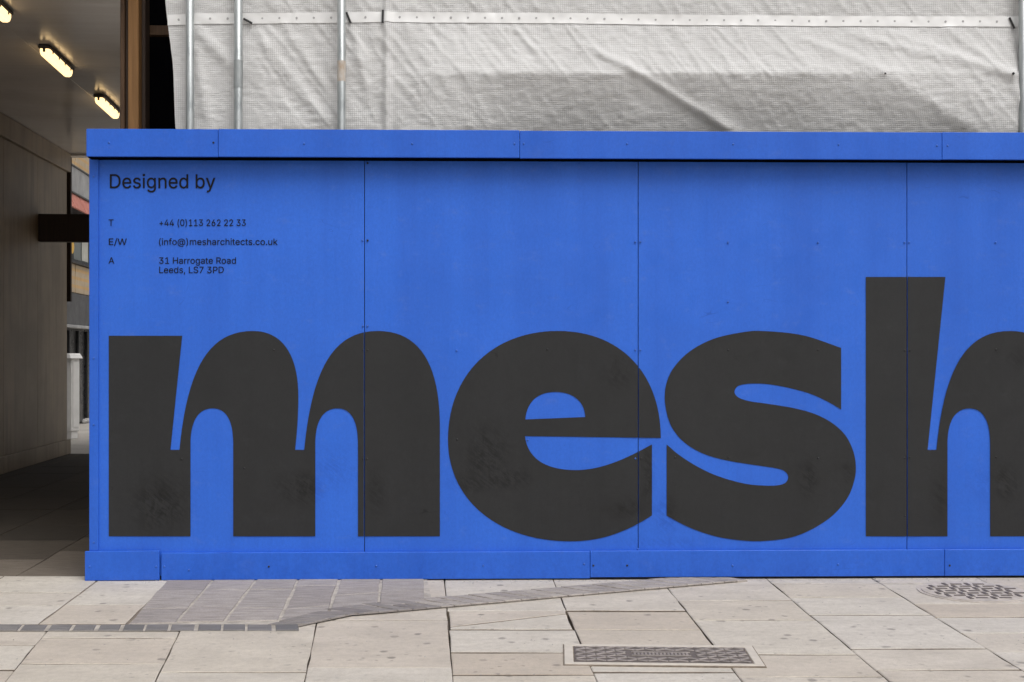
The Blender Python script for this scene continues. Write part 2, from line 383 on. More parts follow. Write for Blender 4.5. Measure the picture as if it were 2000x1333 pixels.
def slab(poly, gap, z, parent, mat, name='paving_slab', jit=0.0024, seg=0.13, thick=0.05, bev=0.004, tilt=0.0):
    """a flag with its own chipped edge: poly is counter-clockwise (x, y)"""
    P = [Vector((x, y)) for x, y in poly]; n = len(P)
    area = sum(P[i].x * P[(i + 1) % n].y - P[(i + 1) % n].x * P[i].y for i in range(n))
    if area < 0: P.reverse()
    g_ = gap / 2
    Q = []
    for i in range(n):
        a, b, c = P[i - 1], P[i], P[(i + 1) % n]
        e1 = (b - a).normalized(); e2 = (c - b).normalized()
        n1 = Vector((-e1.y, e1.x)); n2 = Vector((-e2.y, e2.x))
        k = 1 + n1.dot(n2)
        Q.append(b + (n1 + n2) * (g_ / max(0.35, k)))
    ring = []
    for i in range(n):
        a, b = Q[i], Q[(i + 1) % n]; L = (b - a).length; k = max(1, int(L / seg))
        d = (b - a) / max(L, 1e-6); nn = Vector((-d.y, d.x))
        for j in range(k):
            pt = a + (b - a) * (j / k)
            if j: pt = pt + nn * random.uniform(-jit * .4, jit * 1.6)
            ring.append(pt)
    cx = sum(p.x for p in ring) / len(ring); cy = sum(p.y for p in ring) / len(ring)
    tx, ty = random.uniform(-tilt, tilt), random.uniform(-tilt, tilt)
    m = len(ring); V = []; Fc = []
    def zz(p, o): return z + o + tx * (p.x - cx) + ty * (p.y - cy)
    C = Vector((cx, cy))
    for p in ring:
        d = (C - p).normalized() * bev * random.uniform(0.6, 1.6)
        q = p + d; V.append((q.x - cx, q.y - cy, zz(q, 0)))
    for p in ring: V.append((p.x - cx, p.y - cy, zz(p, -bev * random.uniform(0.5, 1.0))))
    for p in ring: V.append((p.x - cx, p.y - cy, -thick))
    Fc.append(tuple(range(m)))
    for i in range(m):
        j = (i + 1) % m
        Fc.append((m + i, m + j, j, i)); Fc.append((2 * m + i, 2 * m + j, m + j, m + i))
    o = mesh_obj(name, V, Fc, mat, parent)
    o.data.materials.append(M['bed'])
    o.data.polygons.foreach_set('material_index', [0] + [0, 0 if 'sett' in name or 'block' in name else 1] * ((len(Fc) - 1) // 2))
    o.location = (cx, cy, 0)
    return o

# joints that run away from the viewer: column of the photograph at row 1250, and where it meets the horizon
LN = [(-720, 330), (-455, 400), (-190, 470), (77, 538), (343, 615), (612, 730), (878, 831), (1131, 890), (1385, 937), (1640, 970), (1899, 983), (2160, 992), (2420, 1000), (2680, 1005)]
Y0 = F * CAMH / 560
def jx(i, Y): 
    x, v = LN[i]; return (x - 1000) / F * Y0 + (v - 1000) / F * (Y - Y0)
def jY(py): return F * CAMH / (py - HOR)
ROWS = {0: [1218, 1270, 1330], 1: [1218, 1255, 1320], 2: [1218, 1260, 1308], 3: [1218, 1246, 1296], 4: [1205, 1313], 5: [1122, 1211, 1304], 6: [1122, 1193, 1230, 1275, 1318],
        7: [1128, 1193, 1230, 1290, 1312], 8: [1128, 1173, 1211, 1279, 1322], 9: [1128, 1140, 1167, 1201, 1267, 1308], 10: [1128, 1141, 1180, 1206, 1237, 1274, 1310], 11: [1128, 1165, 1215, 1260, 1320], 12: [1128, 1180, 1240, 1300]}
wide = {(7, 1193): 0.030, (6, 1275): 0.014, (9, 1201): 0.014, (8, 1173): 0.011}
for ci in range(len(LN) - 1):
    ys = [jY(r) for r in ROWS[ci]]; rows = ROWS[ci]
    y = ys[-1]
    while y > 2.2:
        y -= random.choice([0.45, 0.6, 0.75, 0.9]); ys.append(y)
    for k in range(len(ys) - 1):
        ya, yb = ys[k], ys[k + 1]
        if ci == 6 and k == 1:      # the flag split by the slanting open joint
            A = ground(878, 1193); 
            pa = [(jx(6, ya), ya), (jx(7, ya), ya), (jx(7, jY(1199)), jY(1199)), (jx(6, jY(1225)), jY(1225))]
            pb = [(jx(6, jY(1225)), jY(1225)), (jx(7, jY(1199)), jY(1199)), (jx(7, yb), yb), (jx(6, yb), yb)]
            slab(pa, 0.018, 0.0, pave, M['slab'], tilt=0.002); slab(pb, 0.018, 0.0, pave, M['slab'], tilt=0.002)
            continue
        # transverse joints are never quite square
        s0, s1 = [random.uniform(-0.006, 0.006) for _ in range(2)]
        gp = random.choice([0.002, 0.003, 0.004])
        ya_ = ya - random.choice([0.004, 0.008, 0.013, 0.018]); yb_ = yb
        if k < len(rows) and (ci, rows[k]) in wide: ya_ = ya - wide[(ci, rows[k])] * 1.0
        if k + 1 < len(rows) and (ci, rows[k + 1]) in wide: yb_ = yb + wide[(ci, rows[k + 1])] * 0.3
        slab([(jx(ci, yb_), yb_ + s0), (jx(ci + 1, yb_), yb_ + s1), (jx(ci + 1, ya_), ya_), (jx(ci, ya_), ya_)], gp, random.uniform(-0.0015, 0.0015), pave, M['slab'], tilt=0.0025)

# passage direction: vanishes at column 790
PB = (790 - 1000) / F
def ps(px0, Y, Yr): 
    """x of a line along the passage that passes ground column px0 at depth Yr"""
    return (px0 - 1000) / F * Yr + PB * (Y - Yr)
# flags between the sett band and the passage, laid 4 mm over the bed of the front flags
YB0, YB1 = jY(1234), jY(1222)
left_bed = mesh_obj('bedding', [(-6, YB1 - .02, 0.002), (ps(290, YB1, YB1), YB1 - .02, 0.002), (ps(290, 6.97, YB1), 6.97, 0.002), (-6, 6.97, 0.002)], [(0, 1, 2, 3)], M['bed'], pave)
colsL = [-1120, -880, -640, -400, -160, 75, 246]
for i in range(len(colsL) - 1):
    rws = [[1222, 1183, 1135, 1120], [1222, 1165, 1120]][i % 2] if i < 5 else [1222, 1184, 1120]
    if i == 4: rws = [1222, 1186, 1160, 1120]
    rws[-1] = 1128
    for a, b in zip(rws[:-1], rws[1:]):
        ya, yb = jY(a), jY(b)
        slab([(ps(colsL[i], ya, YB1), ya), (ps(colsL[i + 1], ya, YB1), ya), (ps(colsL[i + 1], yb, YB1), yb), (ps(colsL[i], yb, YB1), yb)], 0.008, 0.006 + random.uniform(-.001, .001), pave, M['slab'], thick=0.0, tilt=0.0015, bev=0.003)

# straight row of small dark setts
mb = mesh_obj('mortar_bed', [(-4.6, YB0, 0.003), (ground(585, 1234).x, YB0, 0.003), (ground(575, 1222).x, YB1, 0.003), (-4.6, YB1, 0.003)], [(0, 1, 2, 3)], M['mortar'], pave)
x = ground(588, 1228).x
while x > -4.4:
    w = random.uniform(0.112, 0.126); sk = PB * (YB1 - YB0) * 2.2
    gp = random.uniform(0.010, 0.02)
    slab([(x - w + gp, YB0 + .004), (x, YB0 + .004), (x + sk, YB1 - .006), (x - w + gp + sk, YB1 - .006)], 0.0, 0.007 + random.uniform(-.001, .001), pave, M['sett'], 'sett', thick=0.0, seg=0.07, jit=0.003)
    x -= w
# field of large granite blocks in front of the hoarding
YF = 6.95
mesh_obj('mortar_bed', [(ps(251, YB1, YB1), YB1, 0.0045), (ground(560, 1222).x, YB1, 0.0045), (ground(665, 1200).x, jY(1200), 0.0045), (ground(845, 1180).x, jY(1180), 0.0045), (ground(832, 1130).x, YF, 0.0045), (ps(251, YF, YB1), YF, 0.0045)], [(0, 1, 2, 3, 4, 5)], M['mortar'], pave)
edge = [(250, 1222), (345, 1219), (438, 1217), (545, 1215), (640, 1205), (738, 1190), (832, 1178)]
top = [(327, 1132), (420, 1132), (503, 1132), (584, 1132), (664, 1132), (745, 1132), (829, 1132)]
for i in range(6):
    b0, b1 = ground(*edge[i]), ground(*edge[i + 1]); t0, t1 = ground(*top[i]), ground(*top[i + 1])
    cuts = [0.0] + sorted(random.uniform(0.22, 0.42) + q for q in (0.0, 0.36)) + [1.0]
    if i >= 4: cuts = [0.0, random.uniform(.4, .6), 1.0]
    for ca, cb in zip(cuts[:-1], cuts[1:]):
        q = [b0.lerp(t0, ca), b1.lerp(t1, ca), b1.lerp(t1, cb), b0.lerp(t0, cb)]
        ins = random.uniform(0.003, 0.007)
        q = [(q[0].x + ins, q[0].y), (q[1].x - ins, q[1].y), (q[2].x - ins, q[2].y), (q[3].x + ins, q[3].y)]
        slab(q, 0.003, 0.0095 + random.uniform(-.0012, .0012), pave, M['granite'], 'granite_block', thick=0.0, seg=0.1, jit=0.003)
# curved row of narrow setts
path = [(560, 1223), (605, 1212), (665, 1198), (740, 1190), (850, 1180), (980, 1169), (1100, 1158.5), (1220, 1148), (1330, 1138.5), (1420, 1131)]
pw_ = [Vector(ground(*p).xy) for p in path]
def along(pts, step):
    out = []; 
    for a, b in zip(pts[:-1], pts[1:]):
        k = max(1, round((b - a).length / step))
        for j in range(k): out.append(a + (b - a) * (j / k))
    out.append(pts[-1]); return out
cs = along(pw_, 0.085)
bedv = []; bedf = []
for i, c in enumerate(cs):
    d = (cs[min(i + 1, len(cs) - 1)] - cs[max(i - 1, 0)]).normalized(); nrm = Vector((-d.y, d.x))
    hw = 0.075 + 0.045 * min(1, max(0, (c.x - pw_[0].x) / 0.4))
    for s in (-1, 1): q = c + nrm * hw * s; bedv.append((q.x, q.y, 0.0060 + 0.0001))
    if i: bedf.append((2 * i - 2, 2 * i, 2 * i + 1, 2 * i - 1))
mesh_obj('mortar_bed', bedv, bedf, M['kerb_bed'], pave)
for i in range(len(cs) - 1):
    a, b = cs[i], cs[i + 1]; d = (b - a).normalized(); nrm = Vector((-d.y, d.x)); gpx = random.uniform(0.004, 0.009)
    hw = 0.070 + 0.045 * min(1, max(0, (a.x - pw_[0].x) / 0.4))
    sk = d * -0.06
    q = [a - nrm * hw + d * gpx - sk, b - nrm * hw - sk, b + nrm * hw + sk, a + nrm * hw + d * gpx + sk]
    slab([(p.x, p.y) for p in q], 0.0, 0.0110 + random.uniform(-.001, .001), pave, M['midsett'] if i < 9 else M['kerbsett'], 'sett', thick=0.0, seg=0.08, jit=0.004)

# ------------------------------------------------------------------ passage floor
pf = struct(mesh_obj('passage_floor', [(-6.6, 6.9, -0.026), (-1.6, 6.9, -0.026), (-1.6, 15.6, -0.026), (-6.6, 15.6, -0.026)], [(0, 1, 2, 3)], M['bed']))
cx_ = [-5.35 + 0.62 * i for i in range(7)]
for i in range(6):
    y = 6.96; qo = random.uniform(0.0, 0.4)
    while y < 15.4:
        L = random.choice([0.6, 0.75, 0.9]); y1 = min(y + L, 15.5)
        sh = lambda X, Y: X + PB * (Y - 7.0)
        slab([(sh(cx_[i], y), y), (sh(cx_[i + 1], y), y), (sh(cx_[i + 1], y1), y1), (sh(cx_[i], y1), y1)], 0.005, random.uniform(-.002, .002), pf, M['passage_front'] if y < 7.25 + qo else M['passage_mid'] if y < 8.1 + qo else M['passage_floor'], 'floor_flag', tilt=0.002, thick=0.04, seg=0.3, jit=0.003)  # flag tone steps darker with depth to paint the covered shade
        y = y1

# ------------------------------------------------------------------ passage building
WX = lambda Y: -5.69 - PB * (15.45 - Y)      # x of the left wall at depth Y
def pax(Y): return Matrix.Translation((WX(Y), Y, 0)) @ Matrix.Rotation(-math.atan(PB), 4, 'Z')
PM = Matrix.Rotation(-math.atan(PB), 3, 'Z')
building = empty('passage_building', (WX(15.45), 15.45, 0), -math.atan(PB))
tag(building, 'building over the dim passage, with grimy side wall and grey soffit', 'building')
# local frame of the building: x across the passage (0 = left wall face), y along it (0 = far end, negative towards the viewer)
CL = -8.6                               # front edge
w = box('side_wall', -0.35, 0.0, CL, 0.0, -0.03, 3.84, M['wall'], building, 0.004)
for y0 in np.arange(CL, -0.2, 1.22):    # lining boards with narrow joints
    box('lining_board', 0.0005, 0.014, float(y0) + .003, min(float(y0) + 1.217, -0.004), 0.19, 3.595, M['wall'], building, 0.002)
box('skirting', 0.0005, 0.035, CL, 0.05, 0.002, 0.185, M['wall'], building, 0.004)
box('cornice_board', 0.0005, 0.05, CL, -0.005, 3.60, 3.835, M['wall'], building, 0.004)
box('end_trim', -0.02, 0.045, 0.004, 0.06, 1.95, 3.80, M['pine_dark'], building, 0.004)
rng_x = [(-0.3, 1.2), (1.203, 2.70)]
for (xa, xb) in rng_x:
    yy = 0.0
    while yy > CL:
        y2 = max(yy - 2.44, CL)
        box('soffit_sheet', xa, xb, y2 + .002, yy - .002, 3.84, 3.86, M['soffit'], building, 0.0015)
        yy = y2
box('end_beam', -0.3, 2.70, -0.0, 0.18, 3.815, 4.05, M['soffit'], building, 0.004)
box('upper_storey', -6.0, 2.70, CL, 0.2, 3.865, 6.5, M['dark_brick'], building, 0.0)
box('front_beam', -6.0, 2.70, CL - 0.14, CL - 0.003, 3.80, 6.5, M['concrete_dark'], building, 0.01)
box('front_wall', -6.0, -0.36, CL - 0.14, CL + 0.0, -0.03, 3.795, M['dark_brick'], building, 0.0)
box('right_wall', 2.71, 2.83, -7.85, 0.0, -0.03, 3.84, M['wall'], building, 0.003)

# cross beam low over the far end of the passage
beam = box('timber_beam', 0.016, 2.70, -1.28, -1.16, 2.60, 2.925, M['pine_dark'], None, 0.006)
beam.location = building.location; beam.rotation_euler = building.rotation_euler
tag(beam, 'dark brown timber beam crossing the passage at its far end', 'beam')

# ceiling lights
def make_light():
    root = empty('ceiling_light')
    L = 0.80
    prof = [(-.042, 0), (-.042, -.024), (-.033, -.050), (-.017, -.060), (.017, -.060), (.033, -.050), (.042, -.024), (.042, 0)]
    V = []; Fc = []
    ends = [(-L / 2 + .0, .78), (-L / 2 + .03, 1.0), (L / 2 - .03, 1.0), (L / 2, .78)]
    for (y, s) in ends:
        for (x, z) in prof: V.append((x * s, y, -0.036 + z * s))
    n = len(prof)
    for k in range(3):
        for i in range(n - 1): Fc.append((k * n + i, k * n + i + 1, (k + 1) * n + i + 1, (k + 1) * n + i))
    Fc.append(tuple(range(n - 1, -1, -1))); Fc.append(tuple(3 * n + i for i in range(n)))
    mesh_obj('diffuser', V, Fc, M['lamp'], root)
    box('housing', -.050, .050, -L / 2 - .012, L / 2 + .012, -.0345, -.002, M['lampbody'], root, 0.008)
    for y in (-L / 2 - .010, L / 2 + .001):
        box('end_clip', -.010, .010, y, y + .009, -.064, -.035, M['lampbody'], root, 0.002)
    for k in range(4):
        for sx in (-1, 1):
            y = -L / 2 + .10 + k * .20
            box('side_clip', sx * .043 - .004, sx * .043 + .004, y - .010, y + .010, -.055, -.030, M['lampbody'], root, 0.001)
    return root
lights = [((94, 148), 'lit ceiling light in the middle of the row, shown whole'), ((205, 240), 'lit ceiling light nearest the brown timber post'), ((-15, 80), 'lit ceiling light cut off by the left edge of the picture')]
def soffit_pt(px, py):
    Y = F * (3.84 - 0.09 - CAMH) / (HOR - py); return Vector(((px - 1000) / F * Y, Y, 3.838))
lp = [soffit_pt(111, 130), soffit_pt(210, 217)]
lp.append(lp[0] + (lp[0] - lp[1]) * 0.93)
proto = make_light()
for i, p in enumerate(lp):
    if i == 0: o = proto
    else:
        o = proto.copy(); COL.objects.link(o)
        for ch in proto.children:
            c = ch.copy(); COL.objects.link(c); c.parent = o
    o.location = p; o.rotation_euler = (0, 0, -math.atan(-0.115))
    tag(o, lights[i][1], 'light', 'ceiling lights in the passage')

# ------------------------------------------------------------------ far building seen through the passage
FB = -0.12
fa = Vector(((131 - 1000) / F * 21.5, 21.5, 0))
far = empty('far_building', fa, -math.atan(FB))
tag(far, 'far tan brick building with red panels and dark shopfront beyond the passage', 'building')
def fz(y): return CAMH + (HOR - y) * 21.5 / F
# local: y along the facade (0 at column 131), x = 0 facade face, outwards +x
def fpart(name, y0, y1, za, zb, x0, x1, mat, parent=far, bev=0.006): 
    return box(name, x0, x1, y0, y1, za, zb, mat, parent, bev)
YA, YZ = -3.0, 9.0
fpart('structure_wall', YA, YZ, 0, 7.5, -3.0, -0.12, M['concrete_dark'])
jn = [-3.0, -1.6, -0.2, 0.62, 2.0, 3.4, 4.8, 6.2, 7.6, 9.0]
for a, b in zip(jn[:-1], jn[1:]):
    fpart('brick_panel', a + .035, b - .035, fz(317), 7.4, -0.119, 0.0, M['tan_brick'])
    fpart('concrete_band', a + .008, b - .008, fz(372), fz(322), -0.118, 0.06, M['concrete'])
    fpart('brick_panel', a + .035, b - .035, fz(569), fz(512), -0.119, 0.0, M['tan_brick'])
    # red blind panels, tilted out
    m = Matrix.Translation((0.02, 0, fz(374))) @ Matrix.Rotation(R(-24), 4, 'Y')
    bm = bmesh.new(); add_box(bm, 0, 0.03, a + .03, b - .03, -0.36, 0.0, 0.004, m); bm_obj('red_panel', bm, M['red'], far)
    wroot = fpart('window', a + .004, b - .004, fz(506), fz(408), -0.117, -0.06, M['frame'])
    fpart('pane', a + .12, (a + b) / 2 - .03, fz(500), fz(414), -0.10, -0.055, M['glass'], wroot, 0.0)
    fpart('pane', (a + b) / 2 + .03, b - .12, fz(500), fz(414), -0.10, -0.055, M['glass'], wroot, 0.0)
    fpart('blind', (a + b) / 2 + .05, b - .15, fz(498), fz(440), -0.054, -0.05, M['blind'], wroot, 0.0)
fpart('shadow_line', YA, YZ, fz(322), fz(318.5), -0.117, 0.075, M['frame'])  # black strip painting the shadow line between brick and concrete band
fpart('shadow_line', YA, YZ, fz(376), fz(372.5), -0.117, 0.09, M['frame'])  # black strip painting the shadow line below the concrete band
fpart('sill', YA, YZ, fz(511), fz(506), -0.11, 0.05, M['frame'])
fpart('fascia_band', YA, YZ, fz(634), fz(572.5), -0.115, 0.10, M['concrete_dark'])
fpart('fascia_lip', YA, YZ, fz(641), fz(635), -0.115, 0.16, M['concrete'])
fpart('shopfront', YA, YZ, 0.0, fz(642), -0.119, -0.04, M['shop_dark'])
for y in (0.15, 0.85, 1.55, 2.25):
    fpart('shopfront_mullion', y, y + .06, 0.05, fz(645), -0.038, 0.01, M['frame'])
bm = bmesh.new(); bmesh.ops.create_cone(bm, cap_ends=True, segments=20, radius1=.14, radius2=.14, depth=.04, matrix=Matrix.Translation((0.0, 0.30, fz(478))) @ Matrix.Rotation(R(90), 4, 'Y'))
bm_obj('lamp_reflection', bm, M['amber'], far)  # disc painting the warm lamp reflection on the window

# white cabinet beyond the passage
cb = ground(139, 853)
cab = empty('white_cabinet', cb, -0.55)
tag(cab, 'tall white cabinet standing on the pavement beyond the passage', 'cabinet')
box('body', -0.62, 0.0, 0.0, 0.16, 0.08, 1.20, M['white'], cab, 0.008)
box('plinth', -0.60, -0.02, 0.02, 0.14, -0.04, 0.079, M['white'], cab, 0.004)
bm = bmesh.new(); add_box(bm, -0.66, 0.035, -0.035, 0.20, 1.201, 1.255, 0.01); 
for v in bm.verts:
    if v.co.z > 1.24: v.co.x = -0.31 + (v.co.x + 0.31) * 0.88; v.co.y = 0.08 + (v.co.y - 0.08) * 0.86; v.co.z += 0.03
bm_obj('cap', bm, M['white'], cab)
box('door', -0.58, -0.04, -0.012, -0.001, 0.14, 1.16, M['white'], cab, 0.004)
box('side_panel', 0.001, 0.008, 0.03, 0.13, 0.14, 1.16, M['white'], cab, 0.003)
cp = ground(152, 812)
carton = box('cardboard_box', -0.25, 0.05, -0.12, 0.12, -0.04, 0.42, M['card'], None, 0.01); carton.location = cp
tag(carton, 'brown cardboard box by the dark shopfront behind the white cabinet', 'box')
for i, (px, py, s) in enumerate(((157, 822, .10), (163, 823, .07), (168, 822, .09))):
    bm = bmesh.new(); bmesh.ops.create_icosphere(bm, subdivisions=2, radius=s)
    for v in bm.verts: v.co *= 1 + 0.35 * noise.noise(v.co * 9 + Vector((i * 7, 0, 0))); v.co.z *= 0.7
    o = bm_obj('rubble_lump', bm, M['rubble'], None); q = ground(px, py); o.location = (q.x, q.y, 0.0)
    tag(o, ['largest of the grey rubble lumps by the dark shopfront', 'small grey rubble lump in the middle of three', 'grey rubble lump nearest the blue hoarding'][i], 'rubble', 'rubble by the far shopfront')

# ------------------------------------------------------------------ hoarding
hd = empty('hoarding', HO, HA)
tag(hd, 'blue painted plywood hoarding with large charcoal lettering along the pavement', 'hoarding')
U = lambda px, py=690, yl=0.0: board(px, py, yl)[0]
Z = lambda px, py, yl=0.0: board(px, py, yl)[1]
joints = [U(174), U(712), U(1246.5), U(1771.5)]
step = joints[3] - joints[2]
joints += [joints[3] + step, joints[3] + 2 * step, joints[3] + 3 * step]
G2 = 0.0022
for i, (a, b) in enumerate(zip(joints[:-1], joints[1:])):
    # a board with a very slight bow
    nx, nz = 14, 24; za, zb = 0.03, 2.50; V = []; Fc = []
    ph = random.uniform(0, 6)
    for k in range(nz + 1):
        for j in range(nx + 1):
            u = a + G2 + (b - a - 2 * G2) * j / nx; zt = za + (zb - za) * k / nz
            bow = 0.0012 * math.sin(math.pi * j / nx) * math.sin(2.1 * zt + ph)
            ed = 0.0015 if j in (0, nx) else 0.0
            V.append((u, ed + bow, zt))
    for k in range(nz):
        for j in range(nx):
            q = k * (nx + 1) + j; Fc.append((q, q + 1, q + nx + 2, q + nx + 1))
    nfront = len(V)
    rim = [j for j in range(nx + 1)] + [k * (nx + 1) + nx for k in range(1, nz + 1)] + [nz * (nx + 1) + j for j in range(nx - 1, -1, -1)] + [k * (nx + 1) for k in range(nz - 1, 0, -1)]
    for r_ in rim: V.append((V[r_][0], 0.018, V[r_][2]))
    m_ = len(rim)
    for q in range(m_): Fc.append((rim[(q + 1) % m_], rim[q], nfront + q, nfront + (q + 1) % m_))
    Fc.append(tuple(nfront + q for q in range(m_)))
    mesh_obj('panel', V, Fc, M['blue'], hd)
box('backing_frame', joints[0] + .02, joints[-1], 0.024, 0.075, 0.03, 2.49, M['black'], hd, 0.0)
# corner batten and return
box('corner_batten', U(174, yl=-.012), U(192, yl=-.012), -0.012, -0.0025, Z(180, 1076), 2.47, M['blue_trim'], hd, 0.0025)
box('return_panel', U(174) + 0.0, U(174) + 0.018, 0.030, 0.62, 0.03, 2.50, M['blue'], hd, 0.002)
# top fascia boards
fy = -0.095
fe = [168, 426, 1015, 1840]
fu = [U(x, yl=fy) for x in fe] + [U(1840, yl=fy) + 2.44, U(1840, yl=fy) + 3.4]
zt_, zb_ = Z(600, 253.5, fy), Z(600, 307.5, fy)
for i, (a, b) in enumerate(zip(fu[:-1], fu[1:])):
    dz = [0.0, 0.001, -0.0015, 0.0, 0.0][i]
    box('fascia_board', a + .001, b - .001, fy, fy + 0.018, zb_ + dz, zt_ + dz, M['blue_trim'], hd, 0.0022)
box('capping_board', fu[0], fu[-1], fy + 0.0185, 0.085, zt_ - 0.020, zt_ - 0.001, M['grey_ply'], hd, 0.002)
box('shadow_strip', joints[0] + .02, joints[-1], fy + 0.0185, -0.003, zb_ - 0.005, zb_ + 0.05, M['void'], hd, 0.0)  # near-black strip that paints the shadow under the fascia
box('fascia_return', fu[0] + .0005, fu[0] + .0175, fy + .0185, 0.62, zb_, zt_ - .0215, M['blue_trim'], hd, 0.002)
# skirting boards
sy = -0.022
bm = bmesh.new(); add_box(bm, U(166, yl=sy), U(311.5, yl=sy), sy - .004, sy + .015, Z(240, 1134.5, sy), Z(240, 1077, sy), 0.0025)
for v in bm.verts: v.co.z += (v.co.x - U(166)) * 0.006
bm_obj('skirting_board', bm, M['blue_trim'], hd)
su = [U(314.5, yl=sy), U(1152.5, yl=sy), U(1845, yl=sy), U(1845, yl=sy) + 2.44, U(1845, yl=sy) + 3.6]
for i, (a, b) in enumerate(zip(su[:-1], su[1:])):
    zb2 = [Z(320, 1137, sy), Z(1400, 1131, sy), Z(1900, 1130, sy), Z(1900, 1130, sy)][i]
    box('skirting_board', a + .001, b - .001, sy, sy + .018, max(0.014, zb2) if i else 0.008, Z(1000, 1077 if i else 1078, sy), M['blue_trim'], hd, 0.0025)

# lettering -------------------------------------------------------------------
def cr(pts, sub=8):
    """Catmull-Rom run through the given points"""
    P = [Vector(p) for p in pts]
    if len(P) == 2: return [P[0], P[1]]
    out = []
    for i in range(len(P) - 1):
        p0 = P[i - 1] if i else P[0] * 2 - P[1]; p1, p2 = P[i], P[i + 1]; p3 = P[i + 2] if i + 2 < len(P) else P[-1] * 2 - P[-2]
        for k in range(sub):
            t = k / sub
            out.append(0.5 * ((2 * p1) + (p2 - p0) * t + (2 * p0 - 5 * p1 + 4 * p2 - p3) * t * t + (3 * p1 - p0 - 3 * p2 + p3) * t ** 3))
    out.append(P[-1]); return out
def bz(a, b, c, d, sub=20):
    a, b, c, d = map(Vector, (a, b, c, d))
    return [a * (1 - t) ** 3 + b * 3 * t * (1 - t) ** 2 + c * 3 * t * t * (1 - t) + d * t ** 3 for t in [k / sub for k in range(sub + 1)]]
def sh(pts, dx): return [Vector((p[0] + dx, p[1])) for p in pts]
def chain(*runs):
    out = []
    for r in runs:
        for p in r:
            p = Vector(p)
            if not out or (p - out[-1]).length > 0.05: out.append(p)
    if (out[0] - out[-1]).length < 0.05: out.pop()
    return out
S = 243.7
arch_l = bz((350.5, 879.1), (366, 716), (410, 646.9), (493.9, 646.9))
arch_r1 = bz((493.9, 646.9), (549, 646.9), (582.7, 690), (582.7, 775.1)) + bz((582.7, 775.1), (582.7, 812), (580, 848), (576.3, 879.1))
arch_r2 = bz((737.6, 646.9), (820, 646.9), (859.2, 712), (859.2, 835))
inn_r = bz((699.2, 868), (699.2, 822), (686, 798.1), (659, 798.1)); inn_l = bz((659, 798.1), (631, 798.1), (615.8, 822), (615.8, 868))
m_out = chain([(212.4, 656.3), (355.9, 656.3), (332.9, 879.1)], arch_l, arch_r1, sh(arch_l, S), arch_r2, [(859.2, 1047.9), (699.2, 1047.9)], inn_r, inn_l,
              [(615.8, 1047.9), (455.6, 1047.9)], sh(inn_r, -S), sh(inn_l, -S), [(372.1, 1047.9), (212.4, 1047.9)])
D = 1234.8
h_out = chain([(1691.2, 541.4), (1846.6, 541.4), (1811.8, 879.1)], sh(arch_l, S + D), sh(arch_r2, D), [(859.2 + D, 1047.9), (699.2 + D, 1047.9)], sh(inn_r, D), sh(inn_l, D), [(1850.6, 1047.9), (1691.2, 1047.9)])
e_top = bz((875, 859.5), (875, 730), (965, 646.9), (1089.5, 646.9), 30) + bz((1089.5, 646.9), (1212, 646.9), (1290.6, 730), (1290.6, 855.8), 30)
e_in = bz((1025.3, 852.4), (1031, 898), (1068, 918.6), (1124.9, 918.6)) + bz((1124.9, 918.6), (1176, 918.6), (1226, 895), (1273.4, 868.3))
e_bot = bz((1273.4, 1007), (1228, 1036), (1180, 1057.7), (1115, 1057.7)) + bz((1115, 1057.7), (970, 1057.7), (875, 975), (875, 859.5), 30)
e_out = chain(e_top, e_in, e_bot)
e_cnt = chain(bz((1026, 819.7), (1029, 785), (1050, 766), (1085, 766)) + bz((1085, 766), (1120, 766), (1142, 785), (1143.1, 815)))
s_a = cr([(1642.9, 680.1), (1584, 659.5), (1542, 651.1), (1486, 646.9), (1455.7, 648.6), (1405, 658.7), (1367.9, 673.9), (1337.6, 694.6), (1313.9, 721.6), (1302.1, 748.1), (1298.4, 775.1), (1301.6, 804), (1310.8, 832), (1327.4, 855.6), (1351, 874.7), (1381.4, 889.5), (1421.9, 900.2), (1472.6, 908.5), (1513.1, 914.6), (1530, 919.3), (1538, 927), (1539.1, 935.5), (1533.3, 944), (1519.8, 948.3), (1496.2, 949), (1455.7, 945.4), (1405, 931.4), (1364.6, 913.2), (1327.4, 889.9), (1302.1, 868.6)])
s_b = cr([(1302.1, 1007.4), (1330.8, 1023.2), (1364.6, 1037.8), (1405, 1049.6), (1449, 1056), (1490, 1057.2), (1542, 1050.8), (1584, 1034.9), (1626, 1007.4), (1655.5, 972.5), (1669.3, 936), (1671.4, 908), (1666, 880), (1651.3, 851), (1626, 827.2), (1592.4, 809.5), (1550.4, 797.6), (1500, 789.3), (1465.8, 784.4), (1445.6, 778.5), (1436, 770.5), (1435.4, 761.6), (1443.9, 753.4), (1465.8, 749.8), (1500, 750.8), (1542, 758.2), (1584, 770), (1617.6, 785.5), (1642.9, 800.3)])
s_out = chain(s_a, s_b)

